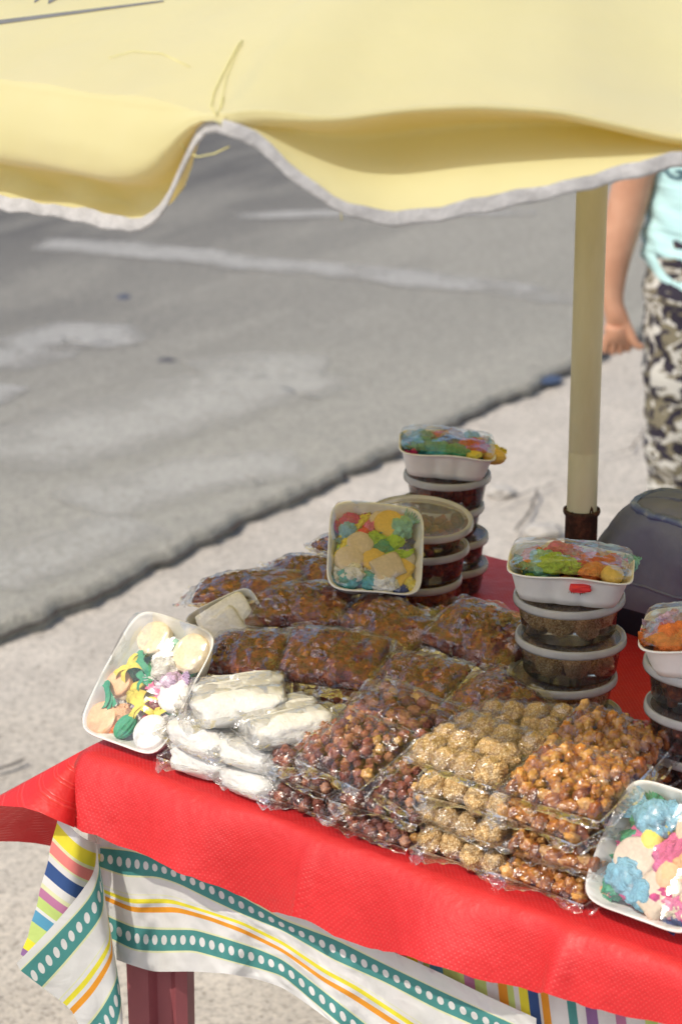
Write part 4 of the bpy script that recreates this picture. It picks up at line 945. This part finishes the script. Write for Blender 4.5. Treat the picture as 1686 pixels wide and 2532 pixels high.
# ------------------------------------------------------------------ umbrella, pole, stand
PC = T(.203, .600, 0); PC.z = 0
um = thing('market_umbrella', 'pale yellow market umbrella with a grey hem over the sweets table', 'umbrella', (PC.x, PC.y, TZ + .148))
pmx = M('cream_pole_paint', .38, .5); pmx.base(pmx.ramp(pmx.noise(14, 5, .6, pmx.mapping('Object', (1, 1, .3))), [(.3, (.47, .43, .27)), (.7, (.62, .58, .42))])); pmx.norm(pmx.bump(pmx.noise(60), .1, .001)); POLE = pmx.m
b = MB(); b.add(*lathe([(.0172, 0), (.0173, .072), (.0169, .0735), (.0172, .075), (.0172, .3), (.0172, .98), (0, .98)], 32))
b.build('pole', POLE, um)
RUST = M('rust', .85, .25); RUST.base(RUST.ramp(RUST.noise(90, 5, .7), [(.3, (.02, .013, .010)), (.5, (.055, .026, .017)), (.75, (.16, .065, .035))])); RUST.norm(RUST.bump(RUST.noise(200, 4), .6, .002)); RUST = RUST.m
st = thing('umbrella_stand', 'rusty brown steel tube that carries the umbrella pole, rising behind the middle stack', 'umbrella stand', (PC.x, PC.y, 0))
b = MB(); b.add(*lathe([(.0175, .10), (.0175, TZ + .149), (.0190, TZ + .153), (.0210, TZ + .153), (.0214, TZ + .150), (.0203, TZ + .147), (.0186, TZ + .145), (.0186, .0)], 32)); b.build('steel_tube', RUST, st)
b = MB(); b.add(*lathe([(0, .0), (.22, .0), (.23, .012), (.22, .05), (.06, .075), (.03, .12), (0, .12)], 40)); b.build('base', simple('concrete_base', (.35, .34, .32), .9, .2), st)
b = MB(); V_, F_ = ico(2)
for i in range(5):
    a = i * 1.3 + 4.0; h = .004 + .006 * abs(math.sin(i * 2.1)); q = [(math.cos(a + d) * .01745, math.sin(a + d) * .01745, zz) for d, zz in ((-.25, 0), (.25, 0), (.12, h), (-.05, h * 1.4))]; b.add(q, [(0, 1, 2, 3)])
b.build('rust_spot', RUST, um)
apex = Vector((PC.x, PC.y, 1.93))
tipv = Vector((-.08 - PC.x, 1.68 - PC.y, 0)); ZR = 1.545
tips = []
for k in range(8):
    v_ = tipv.copy(); v_.rotate(Euler((0, 0, R(45 * k)))); tips.append(Vector((PC.x + v_.x, PC.y + v_.y, ZR)))
# panel 0: tips[0]->tips[1] (right, facing the camera); panel 7: tips[7]->tips[0] (left)
def on_panel(k, pxl, off):
    """(fraction along the panel, height) of points of the hem traced on the panel's own plane"""
    a, c = tips[k], tips[(k + 1) % 8]; d = (c - a); L_ = d.length; d.normalize(); n = Vector((d.y, -d.x, 0)); out = []
    if n.dot(a - Vector((PC.x, PC.y, a.z))) < 0: n = -n
    for u, v_ in pxl:
        r = ray(u, v_); kk = (off + (a - O).dot(n)) / r.dot(n); p = O + r * kk; out.append(((p - a).dot(d) / L_, p.z))
    return sorted(out)
HEM_R = [(0, 1.535)] + [x for x in on_panel(0, [(600, 326), (645, 358), (753, 459), (843, 514), (897, 532), (977, 545), (1050, 536), (1166, 514), (1381, 470), (1560, 424), (1686, 391)], .010)] + [(.62, 1.51), (.8, 1.465), (.93, 1.475), (1, 1.535)]
RIM_R = [(0, ZR)] + on_panel(0, [(620, 272), (760, 283), (850, 282), (940, 267), (1020, 258), (1166, 250), (1381, 263), (1542, 301), (1686, 335)], 0) + [(.7, ZR - .02), (1, ZR)]
HEM_L = [(0, 1.535)] + sorted([(1 - f_, z_) for f_, z_ in on_panel(7, [(0, 503), (172, 528), (290, 555), (355, 556), (410, 508), (445, 430), (470, 375), (490, 335), (515, 305)], -.004)]) + [(.6, 1.455), (.9, 1.47), (1, 1.535)]
def smoothed(tab, n=400, w_=9):
    xs = [i / n for i in range(n + 1)]; ys = []
    for x in xs:
        for (x0, y0), (x1, y1) in zip(tab, tab[1:]):
            if x <= x1 + 1e-9: ys.append(y0 + (y1 - y0) * (x - x0) / max(1e-9, x1 - x0)); break
        else: ys.append(tab[-1][1])
    for _ in range(w_): ys = [ys[0]] + [(ys[i - 1] + ys[i] + ys[i + 1]) / 3 for i in range(1, n)] + [ys[-1]]
    return lambda f: ys[0] + 0 if f <= 0 else (ys[-1] if f >= 1 else lerp(ys[int(f * n)], ys[int(f * n) + 1], f * n - int(f * n)))
HR_, RR_, HL_ = smoothed(HEM_R, w_=24), smoothed(RIM_R, w_=30), smoothed(HEM_L, w_=8)
def prof_at(k, f):
    """offset outwards and height of rows below the rim, for panel k at fraction f (0..1)"""
    if k == 0:
        hz, rz = HR_(f), RR_(f); cu = min(1, f / .16)
        return [(.0, rz), (-.001 * cu, rz - .006), (-.030 * cu, rz - .012), (-.058 * cu, lerp(rz, hz, .34)), (-.046 * cu, lerp(rz, hz, .52)), (-.012 * cu, lerp(rz, hz, .76)), (.008 * cu, hz)]
    if k == 7:
        g = 1 - f; hz = HL_(g)
        rz = ZR - .002; cu = min(1, g / .12); w2_ = .006 * math.sin(g * 60)
        return [(.0, rz), (.008 * cu, lerp(rz, hz, .2)), (.012 * cu, lerp(rz, hz, .42)), (.008 * cu, lerp(rz, hz, .62)), ((-.018) * cu, lerp(rz, hz, .72)), ((-.024 + w2_) * cu, lerp(rz, hz, .9)), (-.006 * cu, hz)]
    d = math.sin(math.pi * f) ** .5; hz = ZR - .01 - .085 * d + .012 * math.sin(f * 9 + k)
    rz = ZR; return [(0, rz), (.004 * d, lerp(rz, hz, .2)), (.006 * d, lerp(rz, hz, .4)), (.004, lerp(rz, hz, .6)), (.0, lerp(rz, hz, .75)), (0, lerp(rz, hz, .9)), (.004, hz)]
def fabric_mat():
    m = M('yellow_canvas', .6, .3)
    weave = m.noise(900, 2, .5); soft = m.noise(7, 4, .55)
    m.base(m.ramp(soft, [(.3, (.68, .655, .35)), (.7, (.72, .695, .40))]))
    m.norm(m.bump(weave, .2, .0004, m.bump(soft, .25, .02)))
    m.p.inputs['Sheen Weight'].default_value = .6; m.p.inputs['Sheen Tint'].default_value = (1, 1, .95, 1); m.p.inputs['Sheen Roughness'].default_value = .5
    m.translucent((.85, .62, .02), .34); return m.m
CANV = fabric_mat()
NF = 72; vs = []; fs = []; rowsC = 44; nrow = None; tape_cols = []
tot = 8 * NF
cols_ = []
for k in range(8):
    a, c = tips[k], tips[(k + 1) % 8]
    for i in range(NF):
        f_ = i / NF; base = a.lerp(c, f_); out = Vector((base.x - PC.x, base.y - PC.y, 0)).normalized(); mid = (a + c) / 2; outm = Vector((mid.x - PC.x, mid.y - PC.y, 0)).normalized()
        pr = prof_at(k, f_); colp = []
        for j in range(rowsC):
            q = .06 + .94 * (1 - (1 - j / (rowsC - 1)) ** 2.2); P = apex.lerp(base, q); sag = -.020 * math.sin(math.pi * f_) * math.sin(math.pi * min(1, q)) + (pr[0][1] - ZR) * (3 * max(0, (q - .6) / .4) ** 2 - 2 * max(0, (q - .6) / .4) ** 3)
            P = P + ez * (sag + .004 * N(P, 5, 2) * q + .0060 * N((f_ * 9 + k * 3, q * 1.5, 0)) * q ** 3 * min(1, f_ * 12, (1 - f_) * 12)); colp.append(P)
        b0 = colp[-1]
        # finer valance by interpolating control rows
        m_ = 30
        for j in range(1, m_ + 1):
            x = j / m_ * (len(pr) - 1); i0 = min(int(x), len(pr) - 2); t_ = x - i0; p_ = [pr[max(0, min(len(pr) - 1, i0 + d_))] for d_ in (-1, 0, 1, 2)]
            of, zz = [.5 * (2 * p_[1][c_] + (p_[2][c_] - p_[0][c_]) * t_ + (2 * p_[0][c_] - 5 * p_[1][c_] + 4 * p_[2][c_] - p_[3][c_]) * t_ * t_ + (3 * p_[1][c_] - p_[0][c_] - 3 * p_[2][c_] + p_[3][c_]) * t_ ** 3) for c_ in (0, 1)]
            P = Vector((b0.x, b0.y, zz)) + outm * of + outm * .0025 * N((f_ * 14 + k, j * .15, 0), 1.5, 1) * (j / m_); colp.append(P)
        cols_.append((colp, outm))
nr2 = len(cols_[0][0])
for colp, _ in cols_: vs += colp
for i in range(tot):
    for j in range(nr2 - 1): a = i * nr2 + j; c = ((i + 1) % tot) * nr2 + j; fs.append((a, a + 1, c + 1, c))
loc = um.location.copy()
can = meshobj('canopy', [v_ - loc for v_ in vs], fs, CANV, um)
# close the top
b = MB(); b.add(*lathe([(.07, -.015), (.05, .004), (.02, .014), (0, .016)], 24)); o = b.build('top_cap', CANV, um); o.location = apex - loc
tape = simple('grey_tape', (.42, .41, .40), .85, .15, .25, 45, .8, 200, .0016)
tvs = []; tfs = []; TW = .0125
for i, (colp, outm) in enumerate(cols_):
    h = colp[-1]; pv = colp[-3]; dn = ((h - pv).normalized() * .25 + Vector((0, 0, -1))).normalized(); k = i // NF; fold = .8 + .2 * N((i * .2, 0, 0)); stitched = .0008 * math.sin(i * 1.9)
    ht = TW * fold * (1.0 if k in (0, 7) else 1)
    for q, oo in ((-.55, .0009), (-.3, .0013), (.0, .0012), (.30, .0013), (.54, .0008), (.56, -.0006), (.2, -.001), (-.4, -.001)):
        tvs.append(h + dn * ht * q + outm * (oo + stitched * .4) + dn * stitched - loc)
for i in range(tot):
    for j in range(7): a = i * 8 + j; c = ((i + 1) % tot) * 8 + j; tfs.append((a, a + 1, c + 1, c))
meshobj('hem_tape', tvs, tfs, tape, um)
# ribs under the canopy + runner
ribm = simple('rib_steel', (.45, .44, .42), .4, .6)
for k in range(8):
    b = MB(); a = apex + ez * (-.03); c = tips[k] + ez * (-.004); c2 = c.lerp(a, .02); b.tube([a - loc, a.lerp(c2, .5) - loc - ez * .004, c2 - loc], .003, 8); mid = a.lerp(c2, .5); b.tube([mid - loc, Vector((PC.x, PC.y, 1.66)) - loc], .0026, 6); b.build('rib', ribm, um)
b = MB(); b.add(*lathe([(.0175, .66), (.026, .66), (.026, .72), (.0175, .72)], 24)); b.build('runner', ribm, um)
# loose threads and printing, laid on the cloth
bv = BVHTree.FromPolygons([tuple(v_) for v_ in vs], fs)
def hit(u, v_, lift=.0018):
    r = ray(u, v_).normalized(); h = bv.ray_cast(O, r)
    return (h[0] - r * lift) if h[0] else Wy(u, v_, 1.69)
THR = simple('yellow_thread', (.70, .64, .25), .6)
for pts in ([(600, 100), (590, 108), (560, 165), (530, 225), (522, 262), (535, 285), (548, 262), (552, 240)], [(545, 262), (560, 190), (585, 130), (600, 104)], [(448, 355), (465, 378), (490, 388), (530, 380), (568, 362)], [(270, 143), (330, 126), (400, 132), (470, 165)], [(842, 520), (845, 545)]):
    b = MB(); P = [hit(*p, .003) for p in pts]; b.tube([p - loc for p in P], .0005 if len(pts) != 4 else .0003, 6); b.build('loose_thread', THR, um)
INK = simple('faded_black_print', (.16, .16, .15), .7)
def strip(p0, p1, w0, w1, name, n=24):
    vs_ = []; fs_ = []
    for k in range(n + 1):
        q = k / n; u = lerp(p0[0], p1[0], q); v_ = lerp(p0[1], p1[1], q) + math.sin(q * 3.14) * 0; ww = lerp(w0, w1, q) / 2
        vs_ += [hit(u, v_ - ww) - loc, hit(u, v_ + ww) - loc]
        if k: fs_.append((2 * k - 2, 2 * k - 1, 2 * k + 1, 2 * k))
    meshobj(name, vs_, fs_, INK, um)
strip((-120, 70), (405, 2), 13, 4, 'printed_line')
strip((86, 4), (112, -14), 7, 7, 'printed_letter', 4); strip((120, 5), (150, -8), 10, 5, 'printed_letter', 4); strip((123, -25), (121, 4), 6, 6, 'printed_letter', 4)

# ------------------------------------------------------------------ blue bag on the table behind the pole
def bag_blue():
    root = thing('soft_bag', 'slate blue soft bag with dark base on the table behind the pole', 'bag', T(.40, .68, .006), (0, 0, R(-35)))
    bm_ = M('slate_fabric', .8, .3); bm_.base(bm_.ramp(bm_.noise(18, 4), [(.3, (.145, .155, .23)), (.7, (.195, .205, .29))])); bm_.norm(bm_.bump(bm_.noise(600, 2), .3, .0006, bm_.bump(bm_.noise(14, 3), .5, .012)))
    dk = simple('navy_base_fabric', (.012, .018, .035), .75, .3, .2, 30); pp = M('worn_blue_piping', .45, .5); pp.base(pp.ramp(pp.noise(60, 4, .7), [(.4, (.10, .13, .27)), (.55, (.15, .19, .33)), (.70, (.36, .38, .40))])); pp = pp.m
    Wd, Dp, Hh = .23, .052, .165
    def g(i, j):
        a = 2 * math.pi * i / 72; q = j / 33; ca, sa = math.cos(a), math.sin(a); sup = (abs(ca) ** 3.2 + abs(sa) ** 3.2) ** (-1 / 3.2)
        dome = max(0, 1 - max(0, (q - .62) / .38) ** 2.2) ** .5
        hw = Wd * (1 - .26 * q * q) * (.30 + .70 * dome if q > .62 else 1); hd_ = Dp * (1 + .35 * math.sin(q * 2.6)) * (.12 + .88 * dome if q > .62 else 1)
        x = ca * sup * hw; z = Hh * (q if q < .7 else .7 + .30 * math.sin((q - .7) / .3 * 1.57) ** .9) - .014 * (x / Wd + .3) ** 2
        y = sa * sup * hd_ - .010 * math.sin(x * 21 + z * 20) * q + .012 * N((x, z, sa), 9) + .004 * N((x, z, sa), 30); return Vector((x, y, z))
    v, f = grid(72, 34, g, True); f.append(tuple(33 * 72 + i for i in range(72)))
    fm_ = [1 if min(v[a].z for a in q) < .050 + .020 * math.sin(v[q[0]].x * 9) else 0 for q in f]; meshobj('bag_body', v, f, [bm_.m, dk], root, fm=fm_)
    b = MB(); b.tube([v[28 * 72 + i] for i in range(72)] + [v[28 * 72]], .0045, 8, cap=False); b.build('piping', pp, root)
    b = MB(); b.tube([v[14 * 72 + i].lerp(v[(8 + i // 9) * 72 + i], .5) for i in range(38, 70)], .0018, 6, cap=False); b.build('seam', bm_.m, root)
bag_blue()

# ------------------------------------------------------------------ person behind
def person():
    px, py = .812, 5.0
    root = thing('person', 'person in an aqua T-shirt and camouflage leggings on the sidewalk', 'person', (px, py, 0))
    SK = M('skin', .5, .4); SK.base(SK.ramp(SK.noise(20, 3), [(.3, (.46, .235, .145)), (.7, (.56, .31, .20))])); SK.p.inputs['Subsurface Weight'].default_value = .1; SK.p.inputs['Subsurface Radius'].default_value = (.02, .008, .004); SK = SK.m
    J = []; Ed = []
    def add(p, r, par=None): J.append((Vector(p) - Vector((px, py, 0)), r)); i = len(J) - 1; (Ed.append((par, i)) if par is not None else None); return i
    pel = add((px, py, .74), .105); wa = add((px, py, .86), .10, pel); ch = add((px, py, 1.02), .105, wa); nb = add((px, py, 1.13), .05, ch); nk = add((px, py, 1.17), .042, nb)
    hd = add((px, py - .01, 1.235), .075, nk); h2 = add((px, py - .012, 1.31), .088, hd); h3 = add((px, py - .005, 1.375), .062, h2); nose = add((px, py - .098, 1.275), .010, h2)
    for s_ in (-1, 1):
        ear = add((px + s_ * .092, py + .005, 1.29), .012, h2)
        if s_ < 0:
            sh = add((px - .135, py, 1.09), .052, ch); up = add((px - .185, py - .03, 1.0), .044, sh); el = add((.597, py - .02, .865), .046, up); e2_ = add((.582, py - .03, .80), .042, el)
            mf = add((.567, py - .035, .73), .035, e2_); wr_ = add((.566, py - .04, .655), .026, mf); pa = add((.573, py - .045, .618), .032, wr_); kn = add((.580, py - .05, .580), .031, pa)
            hx, hy, hz, d = .580, py - .05, .580, 1
        else:
            sh = add((px + .135, py, 1.09), .052, ch); up = add((px + .185, py, 1.0), .044, sh); el = add((px + .215, py + .02, .84), .038, up); mf = add((px + .235, py - .02, .73), .031, el); wr_ = add((px + .245, py - .05, .655), .022, mf)
            pa = add((px + .245, py - .055, .615), .026, wr_); kn = add((px + .243, py - .06, .585), .026, pa); hx, hy, hz, d = px + .243, py - .06, .585, -1
        for n in range(4):   # fingers curled towards the palm
            o_ = (n - 1.5) * .0150; ln = (.026, .030, .028, .022)[n]; k0_ = add((hx + o_ * d, hy + .000, hz - .012), .0098, kn); k1 = add((hx + o_ * d * 1.05, hy + .004, hz - .012 - ln * .8), .0088, k0_)
            k2 = add((hx + o_ * d, hy + .022, hz - .014 - ln * .75), .0080, k1); add((hx + o_ * d, hy + .030, hz - .002), .0068, k2)
        t0 = add((hx + .018 * d, hy + .002, hz + .022), .014, pa); t1_ = add((hx + .030 * d, hy - .006, hz - .002), .0115, t0); t2_ = add((hx + .040 * d, hy - .008, hz - .018), .0095, t1_); add((hx + .056 * d, hy - .006, hz - .022), .0066, t2_)
        hp = add((px + s_ * .075, py, .70), .095, pel); th = add((px + s_ * .082, py - .005, .55), .078, hp); kn_ = add((px + s_ * .086, py - .02, .39), .055, th); cf = add((px + s_ * .088, py + .01, .27), .052, kn_); an = add((px + s_ * .088, py + .005, .085), .032, cf)
        ft = add((px + s_ * .09, py - .03, .035), .030, an); add((px + s_ * .095, py - .12, .022), .022, ft)
    me = bpy.data.meshes.new('body'); me.from_pydata([tuple(p) for p, r in J], Ed, []); me.materials.append(SK); me.update()
    o = bpy.data.objects.new('body', me); col.objects.link(o); o.parent = root
    sk = o.modifiers.new('skin', 'SKIN'); sk.use_smooth_shade = True; sk.branch_smoothing = .6
    if not me.skin_vertices:
        bpy.context.view_layer.objects.active = o; bpy.ops.mesh.customdata_skin_add()
    for i, (p, r) in enumerate(J): me.skin_vertices[0].data[i].radius = (r, r * (.8 if r > .09 and i < 3 else 1)); me.skin_vertices[0].data[i].use_root = (i == 0)
    ss = o.modifiers.new('sub', 'SUBSURF'); ss.levels = 2; ss.render_levels = 2
    # shirt
    SH = M('aqua_jersey', .8, .2); SH.base(SH.ramp(SH.noise(9, 3), [(.3, (.42, .66, .68)), (.7, (.50, .74, .75))])); SH.norm(SH.bump(SH.noise(4, 3, .5, SH.mapping('Object', (1, 1, 6)), .6), .6, .03)); SH = SH.m
    def sg(i, j):
        q = j / 50; a = 2 * math.pi * i / 72; z = lerp(.665, 1.135, q); wx = interp([(0, .180), (.15, .182), (.35, .172), (.6, .168), (.85, .170), (.95, .12), (1, .06)], q); wy = interp([(0, .135), (.2, .135), (.5, .12), (.85, .115), (1, .06)], q)
        ca, sa = math.cos(a), math.sin(a); zz = z + (.072 * (1 - q) ** 3) * (abs(ca) ** 3) ; fold = .0035 * math.sin(z * 90 + 3 * ca * (1.3 if sa < 0 else 1) + 3 * N((ca, sa, z), 2)) * (ca < .9) * (1 - q * .6)
        return Vector((ca * (wx + fold), sa * (wy + fold) , zz))
    v, f = grid(72, 51, sg, True); meshobj('t_shirt', v, f, SH, root); SV, SF = v, f
    for s_ in (-1, 1):   # sleeves
        b = MB(); b.tube([(s_ * .10, 0, 1.10), (s_ * .15, -.005, 1.075), (s_ * .185, -.02, 1.02), (s_ * .205, -.022, .965)], [.058, .062, .060, .062], 20, cap=False); b.build('sleeve', SH, root)
    CM = M('camouflage_jersey', .85, .2); vec = CM.mapping('Object', (1, 1, 1.25)); n1 = CM.noise(15, 2, .45, vec, 1.4); n2 = CM.noise(17, 2, .45, CM.mapping('Object', (1.1, 1, 1.1), (.3, .5, 0)), 1.6)
    c = CM.ramp(n1, [(0, (.030, .026, .038)), (.46, (.18, .16, .11)), (.54, (.55, .54, .50)), (.62, (.17, .15, .11))], 'CONSTANT'); c2 = CM.ramp(n2, [(0, (0, 0, 0)), (.56, (1, 1, 1))], 'CONSTANT'); c = CM.mix(c2, c, (.035, .03, .045))
    c3 = CM.ramp(CM.noise(13, 2, .45, CM.mapping('Object', (1, 1.2, 1.4), (0, .9, .4)), 1.5), [(0, (0, 0, 0)), (.60, (1, 1, 1))], 'CONSTANT'); c = CM.mix(c3, c, (.52, .51, .47)); CM.base(c); CM.norm(CM.bump(CM.noise(16, 3), .4, .01)); CM = CM.m
    mb = MB()
    for s_ in (-1, 1):
        def lg(i, j):
            q = j / 40; a = 2 * math.pi * i / 40; z = lerp(.80, .225, q); r = interp([(0, .105), (.2, .102), (.45, .088), (.65, .072), (.8, .070), (1, .058)], q); cx = s_ * interp([(0, .062), (.3, .078), (.6, .092), (1, .090)], q)
            r += .003 * math.sin(z * 70 + 2 * math.cos(a)) ; return Vector((cx + r * math.cos(a), -.005 - .015 * math.sin(q * 3) + r * 1.05 * math.sin(a), z))
        v, f = grid(40, 41, lg, True); mb.add(v, f)
    mb.build('leggings', CM, root)
    HR = simple('dark_hair', (.02, .013, .014), .45, .5, .3, 40, .6, 160, .003)
    def hg(i, j):
        q = j / 30; a = math.pi * 2 * i / 48; z = lerp(1.43, .86, q); front = max(0, -math.sin(a)); r = interp([(0, .01), (.03, .05), (.10, .088), (.22, .104), (.35, .10), (.5, .12), (.8, .165), (1, .175)], q); ry = interp([(0, .01), (.03, .05), (.10, .09), (.22, .11), (.35, .08), (.6, .05), (1, .04)], q)
        cy = interp([(0, 0), (.2, .0), (.35, .05), (.5, .115), (1, .13)], q); y = math.sin(a) * ry
        if front > .3 and q > .09: y = -.3 * ry * (1 - front) + .02
        return Vector((math.cos(a) * r + .004 * math.sin(a * 30), cy + y, z + .004 * math.sin(a * 40)))
    v, f = grid(48, 31, hg, True); meshobj('hair', v, f, HR, root)
    ew = simple('eye_white', (.75, .74, .72), .3); ek = simple('iris', (.03, .015, .01), .2); lp = simple('lip', (.45, .13, .11), .5)
    for s_ in (-1, 1):
        V, F = ico(3); k = MB(); k.add([(s_ * .032 + x * .013, -.083 + y * .009, 1.312 + z * .008) for x, y, z in V], F); e = k.build('eye', ew, root)
        k = MB(); k.add([(s_ * .032 + x * .0055, -.0900 + y * .004, 1.312 + z * .0055) for x, y, z in V], F); k.build('iris', ek, e)
    V, F = ico(3); k = MB(); k.add([(x * .024, -.088 + y * .010 + abs(x) * .006, 1.240 + z * .008) for x, y, z in V], F); k.build('mouth', lp, root)
    sol = simple('sandal_sole', (.05, .04, .04), .7)
    for s_ in (-1, 1):
        k = MB(); k.add([(s_ * .093 + x * .042, -.06 + y * .115, .012 + z * .012) for x, y, z in V], F); k.tube([(s_ * .093 - .036, -.09, .012), (s_ * .093 - .02, -.09, .05), (s_ * .093 + .02, -.09, .05), (s_ * .093 + .036, -.09, .012)], .007, 8); k.build('sandal', sol, root)
    # printed letter, wrapped onto the chest
    fc = bpy.data.curves.new('g', 'FONT'); fc.body = 'G'; fc.size = .058; fc.offset = .0006; to = bpy.data.objects.new('g', fc); col.objects.link(to)
    dg = bpy.context.evaluated_depsgraph_get(); tm = bpy.data.meshes.new_from_object(to.evaluated_get(dg)); bpy.data.objects.remove(to)
    bm = bmesh.new(); bm.from_mesh(tm); bmesh.ops.triangulate(bm, faces=bm.faces[:]); bmesh.ops.subdivide_edges(bm, edges=bm.edges[:], cuts=2)
    sb = BVHTree.FromPolygons([tuple(p) for p in SV], SF); base = Wy(1647, 452, 4.88); vs_ = []
    for vtx in bm.verts:
        p = Vector((base.x + vtx.co.x * .95 - px, -1, base.z + vtx.co.y)); h = sb.ray_cast(p, Vector((0, 1, 0))); vs_.append(tuple((h[0] if h[0] else Vector((p.x, -.12, p.z))) + Vector((0, -.002, 0))))
    fs_ = [tuple(x.index for x in f_.verts) for f_ in bm.faces]; bm.free(); meshobj('printed_letter', vs_, fs_, simple('teal_print', (.03, .09, .13), .7), root)
person()
